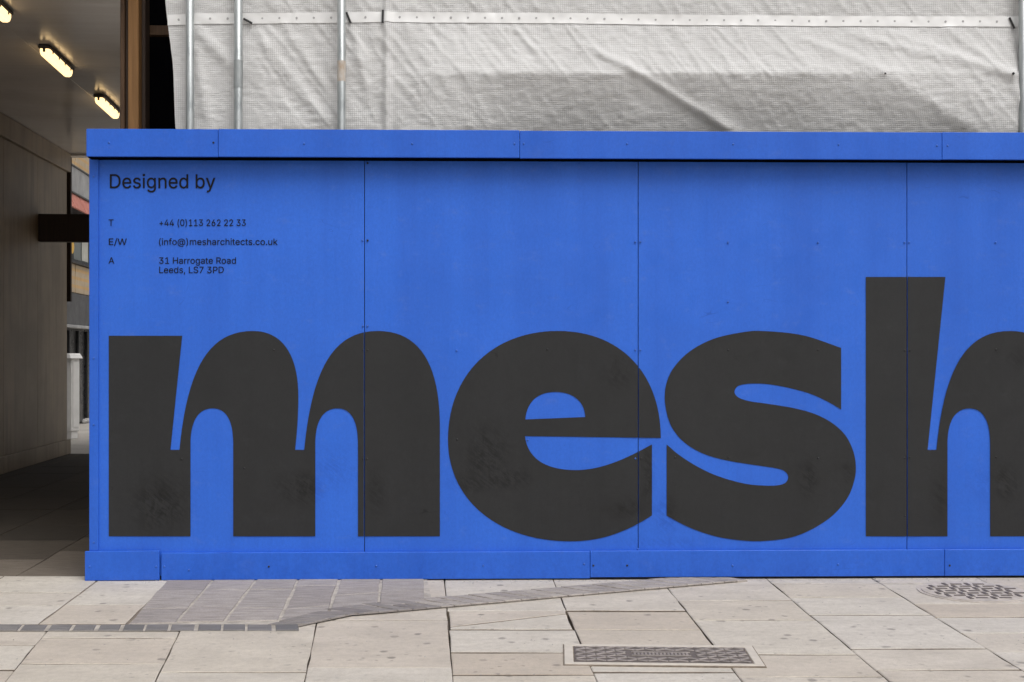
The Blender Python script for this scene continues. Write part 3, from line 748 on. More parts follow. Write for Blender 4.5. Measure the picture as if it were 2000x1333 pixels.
def fill(name, contours, v, mat, parent, cuts=(), gap=0.0, nonzero=False):
    """flat lettering on the plane v in front of the boards; contours in (u, z)"""
    def clean(c):
        o_ = []
        for p in c:
            if not o_ or math.hypot(p[0] - o_[-1][0], p[1] - o_[-1][1]) > 2e-6: o_.append((p[0], p[1]))
        if math.hypot(o_[0][0] - o_[-1][0], o_[0][1] - o_[-1][1]) < 2e-6: o_.pop()
        return o_
    def wind(p, c):
        k = 0; n = len(c)
        for a in range(n):
            (x1, y1), (x2, y2) = c[a - 1], c[a]
            if (y1 > p[1]) != (y2 > p[1]) and p[0] < (x2 - x1) * (p[1] - y1) / (y2 - y1) + x1: k += 1 if y2 > y1 else -1
        return k
    cl = [[(x * 1000, y * 1000) for x, y in clean(c)] for c in contours]
    pts = []; eds = []
    for c in cl:
        b0 = len(pts); pts += [Vector(p) for p in c]; eds += [(b0 + q, b0 + (q + 1) % len(c)) for q in range(len(c))]
    ov, _, of = delaunay_2d_cdt(pts, eds, [], 0, 1e-4)[:3]
    bm = bmesh.new(); bv = [bm.verts.new((p.x / 1000, p.y / 1000, 0)) for p in ov]
    for f in of:
        m_ = sum((ov[q] for q in f), Vector((0, 0))) / len(f)
        ws = [wind(m_, c) for c in cl]
        if (sum(ws) != 0) if nonzero else (sum(abs(w_) for w_ in ws) % 2): bm.faces.new([bv[q] for q in f])
    bmesh.ops.delete(bm, geom=[v_ for v_ in bm.verts if not v_.link_faces], context='VERTS')
    for cxu in cuts:
        for off, keep in ((-gap / 2, None), (gap / 2, None)):
            bmesh.ops.bisect_plane(bm, geom=bm.verts[:] + bm.edges[:] + bm.faces[:], plane_co=(cxu + off, 0, 0), plane_no=(1, 0, 0), dist=1e-6)
        dead = [f for f in bm.faces if abs(f.calc_center_median().x - cxu) < gap / 2 - 1e-6 and all(abs(w_.co.x - cxu) < gap / 2 + 1e-5 for w_ in f.verts)]
        bmesh.ops.delete(bm, geom=dead, context='FACES')
    for w_ in bm.verts: w_.co = Vector((w_.co.x, -v, w_.co.y))
    for f in bm.faces:
        f.normal_update()
        if f.normal.y > 0: f.normal_flip()
    me = bpy.data.meshes.new(name); bm.to_mesh(me); bm.free(); me.materials.append(mat)
    return link(bpy.data.objects.new(name, me), parent)
LV = 0.0032
for nm, cons in (('m', [m_out]), ('e', [e_out, e_cnt]), ('s', [s_out]), ('h', [h_out])):
    cc = [[board(p[0], p[1], -LV) for p in c] for c in cons]
    o = fill('letter', cc, LV, M['char'], hd, joints[1:5], 0.006)
    o['label'] = f'large charcoal letter {nm} painted on the blue boards'

GLYPHS = {"(":[273,[[[89,207,89,156,89,244],[101,324,93,283,108,364],[132,441,119,404,145,479],[177,539,160,511,196,539],[236,539,216,539,219,504],[191,428,204,467,178,389],[161,313,168,351,155,276],[151,207,151,240,151,176],[160,115,154,146,166,83],[188,16,176,51,201,-18],[236,-96,217,-56,216,-96],[177,-96,196,-96,148,-47],[111,55,126,3,97,106]]]],")":[273,[[[37,-96,57,-96,57,-55],[86,18,73,-17,98,53],[113,116,107,85,119,147],[122,207,122,177,122,240],[112,313,118,276,105,351],[82,428,95,389,70,467],[37,539,55,504,57,539],[97,539,77,539,113,511],[142,441,128,479,155,404],[173,323,165,364,180,283],[184,207,184,244,184,156],[161,53,177,104,146,2],[97,-96,125,-48,77,-96]]]],"+":[453,[[[198,34,217,34,198,144],[198,364,198,254,217,364],[255,364,236,364,255,254],[255,34,255,144,236,34]],[[61,172,171,172,61,190],[61,226,61,208,171,226],[391,226,281,226,391,208],[391,172,391,190,281,172]]]],",":[188,[[[38,-119,53,-119,48,-56],[68,71,58,8,91,71],[137,71,114,71,119,8],[84,-119,102,-56,69,-119]]]],".":[188,[[[95,-4,108,-4,83,-4],[63,9,72,0,54,18],[50,41,50,28,50,54],[63,73,54,65,72,82],[95,87,83,87,108,87],[128,73,119,82,137,65],[141,41,141,54,141,28],[128,9,137,18,119,0]]]],"/":[249,[[[235,533,216,533,180,330],[71,-76,126,127,52,-76],[14,-76,33,-76,69,127],[178,533,124,330,197,533]]]],"0":[453,[[[227,-7,264,-7,189,-7],[130,24,157,3,103,45],[69,113,83,74,55,152],[48,254,48,199,48,309],[69,395,55,356,83,434],[130,484,104,464,157,505],[227,516,189,516,264,516],[323,484,296,505,350,464],[384,395,370,434,398,356],[405,254,405,309,405,199],[384,113,398,152,370,74],[323,24,350,45,297,3]],[[227,50,202,50,252,50],[290,74,273,58,308,90],[330,144,321,113,339,174],[344,254,344,211,344,297],[330,365,339,334,321,395],[290,435,308,419,273,451],[227,460,252,460,202,460],[163,435,180,451,146,419],[123,365,132,395,114,334],[109,254,109,297,109,211],[123,144,114,174,132,113],[163,74,146,90,180,58]]]],"1":[453,[[[76,0,181,0,76,18],[76,55,76,36,181,55],[391,55,286,55,391,36],[391,0,391,18,286,0]],[[276,509,250,509,276,339],[276,0,276,170,255,0],[212,0,234,0,212,149],[212,448,212,299,211,448],[209,448,210,448,168,418],[86,358,127,388,86,381],[86,427,86,404,123,454],[198,509,161,481,224,509]]]],"2":[453,[[[64,0,172,0,64,16],[64,47,64,32,121,108],[234,229,177,168,254,249],[282,282,270,267,295,298],[311,327,304,313,317,341],[320,371,320,356,320,390],[308,419,316,405,299,432],[273,449,288,442,259,456],[224,460,242,460,204,460],[172,447,187,456,158,439],[139,413,147,428,131,399],[127,362,127,382,107,362],[66,362,86,362,66,392],[86,442,72,419,100,465],[143,496,119,483,167,509],[225,516,194,516,255,516],[306,497,282,509,329,484],[361,445,348,467,374,424],[381,372,381,399,381,354],[371,318,378,335,364,300],[336,259,353,280,319,237],[267,180,296,211,229,140],[153,60,191,100,153,59],[153,57,153,58,231,57],[389,57,310,57,389,38],[389,0,389,19,281,0]]]],"3":[453,[[[218,-7,252,-7,187,-7],[133,10,158,-1,107,21],[70,57,86,37,54,78],[44,132,46,103,66,132],[109,132,87,132,111,114],[126,87,117,99,136,75],[165,59,149,65,181,53],[219,50,199,50,239,50],[275,61,258,53,292,68],[315,93,305,79,324,107],[329,145,329,124,329,163],[316,196,325,181,307,212],[275,234,293,224,256,243],[201,248,231,248,186,248],[157,248,172,248,157,265],[157,299,157,282,200,349],[288,448,244,399,288,450],[288,452,288,451,215,452],[70,452,142,452,70,471],[70,509,70,490,171,509],[372,509,272,509,372,493],[372,461,372,477,319,400],[211,278,265,339,211,282],[211,289,211,285,249,293],[308,276,281,288,335,263],[371,222,356,246,386,199],[393,145,393,173,393,115],[370,66,385,89,355,43],[309,12,335,25,282,0]]]],"4":[453,[[[40,105,164,105,40,123],[40,158,40,141,109,275],[247,509,178,392,268,509],[311,509,289,509,243,394],[109,166,176,280,109,165],[109,163,109,164,210,163],[413,163,312,163,413,144],[413,105,413,125,289,105]],[[282,0,302,0,282,40],[282,121,282,81,282,130],[282,146,282,138,282,203],[282,318,282,260,302,318],[343,318,322,318,343,212],[343,0,343,106,322,0]]]],"6":[453,[[[226,-7,258,-7,195,-7],[142,15,167,0,118,29],[84,74,98,49,71,100],[64,162,64,129,64,186],[80,239,69,212,91,266],[137,340,110,300,176,396],[252,509,214,453,276,509],[322,509,299,509,265,426],[151,261,208,344,149,261],[145,261,147,261,150,271],[165,288,157,280,174,296],[196,307,184,302,207,312],[235,314,221,314,266,314],[316,295,293,308,339,282],[370,240,357,263,382,216],[389,157,389,189,389,125],[368,73,382,97,354,48],[310,14,334,28,286,0]],[[226,48,207,48,246,48],[279,63,264,53,294,72],[314,101,306,85,323,118],[327,157,327,136,327,178],[314,213,323,197,306,230],[279,251,294,242,264,261],[226,265,246,265,207,265],[174,252,189,261,159,243],[138,214,147,230,129,198],[125,158,125,179,125,137],[138,102,129,118,147,85],[174,63,159,72,189,53]]]],"7":[453,[[[97,0,120,0,172,149],[323,448,248,299,323,450],[323,452,323,451,236,452],[62,452,149,452,62,471],[62,509,62,490,172,509],[391,509,281,509,391,489],[391,449,391,469,315,299],[165,0,240,150,142,0]]]],"@":[676,[[[355,-135,373,-135,305,-135],[221,-114,260,-128,182,-100],[122,-53,149,-79,95,-26],[61,46,75,7,47,85],[40,179,40,130,40,227],[61,309,47,271,76,348],[123,408,96,381,149,435],[220,470,182,456,258,484],[349,492,301,492,396,492],[472,469,437,484,508,454],[562,407,538,434,586,381],[617,319,605,352,629,286],[635,215,635,251,635,191],[631,142,634,166,628,118],[615,76,623,96,606,56],[579,28,594,40,563,17],[517,11,542,11,503,11],[476,17,490,13,463,21],[441,36,451,27,431,44],[423,68,425,55,422,68],[420,68,421,68,414,54],[388,30,404,41,373,18],[326,13,352,13,296,13],[251,35,271,20,230,50],[204,96,215,71,194,122],[188,182,188,151,188,213],[207,265,195,241,219,289],[257,322,236,308,278,336],[330,343,303,343,352,343],[385,331,370,339,400,323],[416,306,410,314,417,306],[419,306,418,306,419,315],[419,335,419,325,437,335],[474,335,455,335,474,260],[474,110,474,185,474,96],[485,74,477,84,492,64],[518,59,503,59,535,59],[557,76,547,65,566,87],[576,127,572,104,579,150],[581,215,581,179,581,245],[567,301,576,273,557,328],[523,373,542,352,503,395],[450,424,479,411,421,436],[347,442,386,442,308,442],[242,424,273,436,211,412],[164,372,185,395,142,349],[115,289,126,321,103,256],[98,178,98,219,98,136],[115,66,103,99,126,33],[165,-17,142,6,187,-39],[246,-68,214,-56,278,-79],[357,-85,315,-85,376,-85],[412,-80,394,-84,429,-77],[458,-69,445,-73,472,-65],[489,-59,482,-61,494,-75],[504,-107,499,-91,494,-111],[464,-120,481,-116,448,-124],[411,-131,430,-128,392,-134]],[[329,65,309,65,351,65],[382,78,369,69,396,87],[412,118,406,100,418,136],[422,185,422,158,422,212],[411,249,418,233,405,264],[381,282,394,275,367,288],[331,292,351,292,312,292],[283,277,296,287,270,268],[252,239,259,255,245,222],[242,185,242,205,242,164],[251,125,245,144,257,107],[279,81,266,92,292,70]]]],"A":[480,[[[16,0,39,0,78,170],[201,509,140,339,226,509],[276,509,251,509,338,339],[463,0,401,170,440,0],[395,0,418,0,359,101],[287,302,323,202,281,321],[264,372,273,344,255,400],[232,478,245,435,236,478],[245,478,241,478,233,435],[213,371,222,399,204,343],[191,302,196,320,155,202],[85,0,120,101,62,0]],[[110,142,197,142,110,161],[110,199,110,180,197,199],[370,199,283,199,370,180],[370,142,370,161,283,142]]]],"D":[502,[[[219,0,271,0,178,0],[96,0,137,0,96,19],[96,57,96,38,136,57],[215,57,175,57,256,57],[318,81,291,65,345,97],[379,149,366,119,392,179],[399,255,399,214,399,296],[379,361,392,331,366,390],[320,428,346,412,293,444],[221,452,260,452,178,452],[93,452,136,452,93,471],[93,509,93,490,137,509],[225,509,181,509,275,509],[353,478,317,499,388,458],[433,391,415,429,452,353],[462,255,462,308,462,202],[433,119,452,157,414,81],[351,31,387,51,314,10]],[[125,509,103,509,125,339],[125,0,125,170,103,0],[60,0,82,0,60,170],[60,509,60,339,82,509]]]],"E":[419,[[[60,0,165,0,60,170],[60,509,60,339,164,509],[372,509,268,509,372,490],[372,452,372,471,290,452],[125,452,207,452,125,396],[125,286,125,341,202,286],[355,286,278,286,355,267],[355,229,355,248,278,229],[125,229,202,229,125,172],[125,57,125,114,208,57],[375,57,292,57,375,38],[375,0,375,19,270,0]]]],"H":[517,[[[60,0,82,0,60,170],[60,509,60,339,82,509],[125,509,103,509,125,435],[125,289,125,362,214,289],[392,289,303,289,392,362],[392,509,392,435,414,509],[457,509,435,509,457,339],[457,0,457,170,435,0],[392,0,414,0,392,77],[392,232,392,155,303,232],[125,232,214,232,125,155],[125,0,125,77,103,0]]]],"L":[393,[[[60,0,160,0,60,170],[60,509,60,339,82,509],[125,509,103,509,125,358],[125,57,125,208,203,57],[361,57,282,57,361,38],[361,0,361,19,261,0]]]],"P":[445,[[[60,0,82,0,60,170],[60,509,60,339,118,509],[235,509,177,509,274,509],[332,487,307,502,358,473],[390,430,377,454,402,405],[409,348,409,378,409,317],[390,265,402,290,377,241],[332,207,358,222,307,193],[235,186,274,186,193,186],[109,186,151,186,109,205],[109,242,109,224,150,242],[233,242,191,242,259,242],[297,256,281,247,313,265],[333,294,325,278,341,310],[344,348,344,328,344,368],[333,402,341,386,325,417],[297,439,313,430,280,448],[232,452,259,452,196,452],[125,452,160,452,125,301],[125,0,125,151,103,0]]]],"R":[449,[[[60,0,82,0,60,170],[60,509,60,339,119,509],[236,509,177,509,275,509],[333,489,307,502,359,475],[390,433,378,457,403,410],[409,352,409,382,409,321],[390,271,403,295,378,248],[333,217,359,230,307,204],[236,198,275,198,189,198],[96,198,143,198,96,217],[96,255,96,236,142,255],[234,255,188,255,260,255],[298,267,281,259,314,275],[334,300,326,286,341,315],[345,352,345,332,345,372],[334,405,341,390,326,420],[298,440,314,431,281,448],[233,452,259,452,197,452],[125,452,161,452,125,301],[125,0,125,151,103,0]],[[353,0,378,0,312,76],[230,229,271,153,254,229],[303,229,279,229,344,153],[428,0,386,76,403,0]]]],"S":[447,[[[224,-9,263,-9,187,-9],[128,9,155,-3,100,21],[64,60,79,38,49,82],[38,137,40,107,60,137],[104,137,82,137,106,117],[123,88,112,101,134,75],[166,59,149,65,184,52],[224,49,203,49,247,49],[286,60,268,53,304,68],[329,92,319,78,340,105],[346,139,346,121,346,155],[332,179,341,169,323,189],[296,205,311,198,281,211],[245,222,264,217,224,228],[184,239,204,234,142,251],[86,289,109,268,63,311],[52,372,52,339,52,401],[75,448,60,426,90,469],[138,498,111,486,164,510],[227,516,194,516,261,516],[316,498,290,510,342,486],[377,449,362,469,392,428],[401,378,400,404,380,378],[337,378,358,378,335,403],[302,437,323,423,281,451],[225,459,256,459,203,459],[167,448,184,455,151,441],[129,418,138,431,120,406],[115,376,115,391,115,358],[131,334,120,344,142,323],[169,308,154,314,184,302],[212,293,199,297,230,289],[264,279,247,284,279,275],[312,264,295,270,328,257],[359,238,344,248,373,227],[395,198,385,214,404,181],[408,139,408,162,408,111],[386,64,401,86,372,41],[323,11,351,24,296,-2]]]],"T":[449,[[[32,452,85,452,32,471],[32,509,32,490,160,509],[417,509,288,509,417,490],[417,452,417,471,363,452],[257,452,310,452,257,301],[257,0,257,151,235,0],[193,0,214,0,193,151],[193,452,193,301,139,452]]]],"W":[686,[[[155,0,180,0,109,170],[16,509,63,339,38,509],[82,509,60,509,109,404],[163,196,136,300,168,179],[175,145,172,163,179,128],[187,94,183,111,190,76],[197,40,194,58,194,40],[189,40,192,40,193,58],[200,94,196,76,203,111],[211,145,207,128,215,163],[224,196,220,179,251,300],[306,509,279,404,331,509],[380,509,355,509,407,404],[462,196,434,300,466,179],[474,145,470,163,478,128],[486,94,482,111,490,76],[497,40,494,58,494,40],[488,40,491,40,492,58],[499,94,495,76,502,111],[510,145,506,128,515,163],[523,196,519,179,550,300],[603,509,576,404,625,509],[670,509,647,509,623,339],[530,0,577,170,505,0],[455,0,480,0,426,108],[368,323,397,215,362,344],[351,391,357,367,346,416],[336,475,341,444,341,475],[350,475,345,475,345,445],[335,395,340,419,330,371],[318,323,324,347,289,215],[230,0,260,108,205,0]]]],"a":[389,[[[160,-9,182,-9,136,-9],[94,5,114,-4,75,14],[48,45,59,27,36,62],[30,108,30,83,30,130],[43,161,35,147,52,175],[78,193,63,185,92,201],[125,211,108,207,143,215],[178,220,160,218,201,223],[234,227,219,225,248,228],[265,235,258,231,272,239],[276,255,276,245,276,255],[276,257,276,256,276,272],[267,297,273,286,261,308],[240,322,252,316,228,328],[196,331,213,331,178,331],[149,322,162,328,136,317],[118,301,126,309,110,292],[100,274,104,283,80,280],[41,291,61,285,50,314],[79,346,62,332,95,360],[133,375,113,369,153,381],[194,384,173,384,208,384],[239,379,223,383,255,376],[286,360,271,370,301,351],[322,320,313,338,332,303],[337,251,337,280,337,168],[337,0,337,84,317,0],[277,0,297,0,277,17],[277,52,277,35,275,52],[272,52,274,52,268,43],[252,25,261,34,243,15],[215,1,230,7,200,-5]],[[170,45,155,45,193,45],[228,59,212,50,243,68],[263,93,255,79,271,107],[276,138,276,122,276,155],[276,190,276,173,273,187],[259,182,268,184,251,180],[231,176,242,178,221,174],[200,171,210,172,190,170],[175,168,182,169,161,166],[134,159,147,163,121,154],[103,139,111,148,96,131],[92,105,92,119,92,92],[102,72,95,81,109,63],[130,52,118,57,142,48]]]],"b":[424,[[[229,-8,261,-8,206,-8],[172,4,187,-4,158,12],[138,31,146,21,129,42],[118,59,123,51,116,59],[112,59,114,59,112,39],[112,0,112,20,92,0],[53,0,72,0,53,170],[53,509,53,339,73,509],[114,509,93,509,114,446],[114,319,114,382,115,319],[118,319,117,319,123,327],[137,346,129,336,145,356],[171,373,157,365,186,381],[229,384,205,384,261,384],[313,361,289,376,337,345],[370,293,356,322,383,263],[390,189,390,229,390,149],[370,84,383,114,356,55],[313,16,337,32,289,0]],[[220,47,197,47,244,47],[279,66,263,53,295,78],[316,117,308,95,324,138],[328,189,328,162,328,216],[316,261,324,240,308,282],[280,311,296,299,264,324],[220,330,244,330,197,330],[161,312,177,324,145,300],[125,263,133,284,117,242],[113,189,113,217,113,161],[125,115,117,136,133,94],[162,65,146,77,178,53]]]],"c":[396,[[[207,-8,226,-8,173,-8],[117,16,143,0,91,33],[56,85,71,56,41,114],[34,187,34,149,34,227],[56,291,41,262,71,321],[117,360,91,343,143,376],[207,384,173,384,226,384],[260,377,243,382,276,372],[305,356,292,365,319,347],[340,322,330,335,350,309],[362,277,357,294,342,272],[303,262,322,267,300,272],[290,289,296,281,285,297],[270,311,278,305,262,317],[242,325,253,322,232,328],[207,330,220,330,182,330],[145,310,161,323,129,297],[108,258,116,280,100,237],[96,187,96,213,96,162],[108,117,100,139,116,96],[145,66,129,79,161,53],[207,46,182,46,220,46],[243,52,232,48,253,55],[271,66,263,60,279,72],[292,89,286,80,297,97],[304,117,301,107,324,112],[363,102,343,107,358,85],[341,56,351,70,332,43],[306,21,320,31,293,12],[261,-1,277,4,244,-6]]]],"d":[424,[[[195,-8,219,-8,164,-8],[111,16,136,0,87,32],[55,84,68,55,41,114],[34,189,34,149,34,229],[55,293,41,263,69,322],[112,361,88,345,136,376],[196,384,164,384,219,384],[253,373,238,381,268,365],[287,346,279,356,296,336],[306,319,302,327,308,319],[311,319,309,319,311,382],[311,509,311,446,331,509],[372,509,351,509,372,339],[372,0,372,170,352,0],[313,0,332,0,313,20],[313,59,313,39,311,59],[307,59,309,59,302,51],[287,31,295,42,278,21],[252,4,267,12,238,-4]],[[205,47,181,47,227,47],[263,65,247,53,279,77],[299,115,291,94,308,136],[312,189,312,161,312,217],[300,263,308,242,292,284],[263,312,279,300,247,324],[205,330,228,330,181,330],[145,311,161,324,129,299],[108,261,116,282,100,240],[96,189,96,216,96,162],[109,117,100,138,117,95],[145,66,129,78,161,53]]]],"e":[404,[[[212,-8,238,-8,175,-8],[117,16,143,0,90,33],[56,85,70,56,41,114],[34,187,34,148,34,226],[55,290,41,260,69,319],[115,359,89,343,141,376],[205,384,171,384,226,384],[266,374,246,381,285,367],[319,341,303,356,335,326],[357,282,348,306,366,258],[371,194,371,228,371,186],[371,169,371,178,272,169],[75,169,174,169,75,187],[75,221,75,204,163,221],[338,221,250,221,329,215],[310,202,319,208,310,227],[298,269,306,249,290,288],[263,314,278,303,247,325],[205,330,228,330,182,330],[146,313,163,325,130,302],[109,270,118,288,100,251],[96,211,96,232,96,200],[96,178,96,189,96,150],[110,106,101,126,120,87],[151,61,134,72,168,51],[212,46,189,46,228,46],[254,53,241,48,266,57],[285,73,277,64,294,82],[306,105,301,93,325,101],[365,91,345,96,359,71],[335,39,349,54,321,24],[283,4,303,13,262,-4]]]],"f":[254,[[[228,379,154,379,228,362],[228,327,228,344,154,327],[6,327,80,327,6,344],[6,379,6,362,80,379]],[[81,0,101,0,81,144],[81,432,81,288,81,453],[96,486,86,471,106,500],[135,519,119,511,152,526],[187,530,169,530,201,530],[222,527,213,529,232,525],[243,521,238,523,238,503],[227,468,233,486,224,470],[215,472,220,471,210,473],[195,474,203,474,176,474],[154,460,163,469,146,451],[142,419,142,437,142,279],[142,0,142,140,121,0]]]],"g":[425,[[[207,-151,238,-151,179,-151],[134,-140,155,-147,113,-132],[82,-110,96,-123,69,-98],[51,-69,58,-84,67,-60],[101,-41,84,-50,107,-49],[122,-66,113,-57,130,-75],[154,-88,141,-82,168,-94],[207,-97,186,-97,238,-97],[282,-75,263,-90,302,-60],[311,-6,311,-37,311,19],[311,68,311,44,310,68],[306,68,308,68,301,60],[287,41,295,51,278,32],[252,16,267,23,238,8],[195,5,219,5,164,5],[113,27,137,12,88,41],[55,90,69,62,41,118],[34,191,34,152,34,230],[55,293,41,264,69,322],[112,361,88,345,137,376],[196,384,165,384,220,384],[253,373,239,381,268,365],[288,346,280,356,297,336],[308,319,303,327,309,319],[313,319,311,319,313,339],[313,379,313,359,333,379],[372,379,353,379,372,250],[372,-9,372,121,372,-42],[350,-90,365,-69,335,-111],[291,-136,316,-126,266,-146]],[[205,59,181,59,228,59],[264,75,248,64,280,86],[300,121,292,101,308,141],[312,193,312,165,312,220],[300,264,308,243,292,284],[264,312,280,301,248,324],[205,330,228,330,181,330],[145,312,161,324,129,299],[109,262,117,283,100,242],[96,193,96,219,96,166],[109,123,100,143,117,103],[145,76,129,87,162,65]]]],"h":[410,[[[114,227,114,249,114,151],[114,0,114,76,93,0],[53,0,73,0,53,170],[53,509,53,339,73,509],[114,509,93,509,114,435],[114,287,114,361,110,287],[102,287,106,287,114,322],[152,362,131,347,174,377],[227,384,199,384,253,384],[295,369,276,379,315,358],[341,321,330,342,352,299],[357,240,357,273,357,160],[357,0,357,80,337,0],[296,0,316,0,296,78],[296,235,296,157,296,265],[273,304,288,288,258,321],[210,329,237,329,192,329],[161,317,175,325,146,309],[126,283,135,298,118,267]]]],"i":[167,[[[53,0,73,0,53,126],[53,379,53,253,73,379],[114,379,93,379,114,253],[114,0,114,126,93,0]],[[84,443,95,443,72,443],[54,455,62,447,45,462],[41,483,41,472,41,494],[54,512,45,504,62,520],[84,524,72,524,95,524],[114,512,106,520,122,504],[126,483,126,494,126,472],[114,455,122,462,106,447]]]],"k":[381,[[[110,137,132,158,110,162],[110,212,110,187,113,212],[121,212,117,212,175,268],[284,379,230,323,310,379],[360,379,335,379,301,319],[184,199,243,259,182,199],[177,199,179,199,155,178]],[[53,0,73,0,53,170],[53,509,53,339,73,509],[114,509,93,509,114,339],[114,0,114,170,93,0]],[[294,0,320,0,245,62],[148,186,197,124,162,200],[191,229,177,214,252,152],[372,0,312,76,346,0]]]],"m":[610,[[[53,0,73,0,53,126],[53,379,53,253,72,379],[112,379,92,379,112,351],[112,295,112,323,111,295],[108,295,109,295,113,316],[132,346,121,332,144,359],[172,376,157,369,187,383],[219,386,203,386,247,386],[287,361,270,378,305,344],[321,295,316,322,318,295],[312,295,315,295,317,313],[337,343,325,329,349,357],[381,375,364,367,398,382],[437,386,416,386,459,386],[497,372,479,381,515,362],[541,328,530,348,551,309],[557,255,557,285,557,170],[557,0,557,85,536,0],[496,0,516,0,496,85],[496,254,496,169,496,281],[473,313,488,301,457,325],[419,330,439,330,402,330],[374,320,387,327,362,313],[345,290,352,303,339,278],[335,247,335,263,335,165],[335,0,335,82,315,0],[274,0,295,0,274,87],[274,260,274,173,274,281],[253,311,267,298,239,324],[199,330,221,330,185,330],[158,320,171,327,144,313],[126,289,134,303,118,276],[114,238,114,258,114,159],[114,0,114,79,93,0]]]],"n":[410,[[[114,227,114,249,114,151],[114,0,114,76,93,0],[53,0,73,0,53,126],[53,379,53,253,72,379],[112,379,92,379,112,349],[112,287,112,318,109,287],[102,287,106,287,114,322],[152,362,131,347,174,377],[227,384,199,384,253,384],[295,369,276,379,314,358],[341,321,330,342,352,299],[357,240,357,273,357,160],[357,0,357,80,337,0],[296,0,316,0,296,78],[296,235,296,157,296,265],[273,304,288,288,258,321],[210,329,237,329,192,329],[161,317,175,325,146,309],[126,283,135,298,118,267]]]],"o":[415,[[[207,-8,242,-8,173,-8],[117,16,143,0,91,33],[56,85,71,56,41,114],[34,187,34,149,34,227],[56,291,41,262,71,321],[117,360,91,343,143,376],[207,384,173,384,242,384],[299,360,273,376,325,343],[359,291,345,321,374,262],[381,187,381,227,381,149],[359,85,374,114,345,56],[299,16,325,33,273,0]],[[207,46,182,46,233,46],[270,66,254,53,287,79],[307,117,299,96,315,139],[319,187,319,162,319,213],[307,258,315,236,299,280],[270,310,287,297,254,323],[207,330,233,330,182,330],[145,310,161,323,129,297],[108,258,116,280,100,237],[96,187,96,213,96,162],[108,117,100,139,116,96],[145,66,129,79,161,53]]]],"r":[259,[[[53,0,73,0,53,126],[53,379,53,253,72,379],[112,379,92,379,112,360],[112,321,112,340,113,321],[115,321,114,321,122,340],[152,367,135,355,170,379],[213,385,190,385,218,385],[229,384,223,385,235,384],[243,384,240,384,243,363],[243,322,243,343,242,323],[230,324,237,323,223,325],[207,326,215,326,189,326],[159,315,173,322,145,307],[126,284,134,297,118,270],[114,237,114,255,114,158],[114,0,114,79,93,0]]]],"s":[365,[[[182,-8,211,-8,156,-8],[112,3,133,-4,92,11],[62,38,75,23,49,53],[36,94,40,72,55,98],[94,107,74,102,99,86],[124,60,109,70,139,50],[181,45,158,45,208,45],[244,62,229,51,260,74],[268,103,268,87,268,116],[254,136,263,127,245,144],[212,155,231,151,191,160],[149,170,170,165,115,178],[72,208,89,191,55,225],[47,274,47,247,47,296],[65,332,53,315,77,348],[115,370,94,361,136,380],[187,384,160,384,213,384],[254,372,235,380,272,365],[299,339,287,353,310,325],[324,290,319,309,305,286],[268,277,287,281,263,292],[243,316,255,304,230,327],[187,333,212,333,165,333],[131,317,146,327,116,306],[109,277,109,293,109,263],[124,243,114,252,134,235],[172,223,150,228,191,218],[229,209,210,214,264,201],[306,171,290,188,323,154],[331,107,331,133,331,84],[312,47,325,64,300,30],[260,6,282,16,237,-3]]]],"t":[227,[[[204,379,138,379,204,362],[204,327,204,344,138,327],[6,327,72,327,6,344],[6,379,6,362,72,379]],[[65,471,65,345,85,471],[126,471,106,471,126,347],[126,98,126,222,126,81],[136,61,129,69,143,54],[170,50,154,50,174,50],[185,51,179,50,191,52],[202,54,197,53,206,36],[213,2,209,19,207,0],[192,-3,200,-2,184,-4],[168,-4,176,-4,136,-4],[92,21,110,4,74,38],[65,93,65,62,65,219]]]],"u":[410,[[[182,-5,211,-5,157,-5],[115,11,134,0,95,21],[69,59,80,37,58,80],[53,139,53,107,53,219],[53,379,53,299,73,379],[114,379,93,379,114,301],[114,144,114,222,114,114],[137,75,121,91,152,58],[200,50,173,50,218,50],[249,62,235,54,264,70],[283,97,275,81,292,112],[296,153,296,131,296,228],[296,379,296,304,316,379],[357,379,337,379,357,253],[357,0,357,126,337,0],[298,0,318,0,298,31],[298,92,298,61,301,92],[307,92,304,92,295,57],[257,17,279,32,235,2]]]],"y":[389,[[[47,-139,51,-140,52,-121],[61,-86,57,-103,65,-86],[71,-87,68,-87,83,-90],[104,-89,94,-91,114,-87],[130,-74,122,-82,138,-66],[151,-36,145,-53,155,-24],[163,-1,159,-13,114,126],[17,379,66,252,40,379],[84,379,62,379,111,305],[165,155,138,230,174,132],[187,87,181,109,193,64],[206,21,199,42,198,21],[184,21,191,21,190,42],[202,87,196,64,209,110],[224,155,216,132,251,230],[305,379,278,305,327,379],[371,379,349,379,316,234],[204,-58,260,88,196,-78],[177,-107,187,-94,166,-120],[139,-136,153,-129,125,-142],[91,-145,109,-145,81,-145],[65,-143,72,-144,57,-142]]]]}
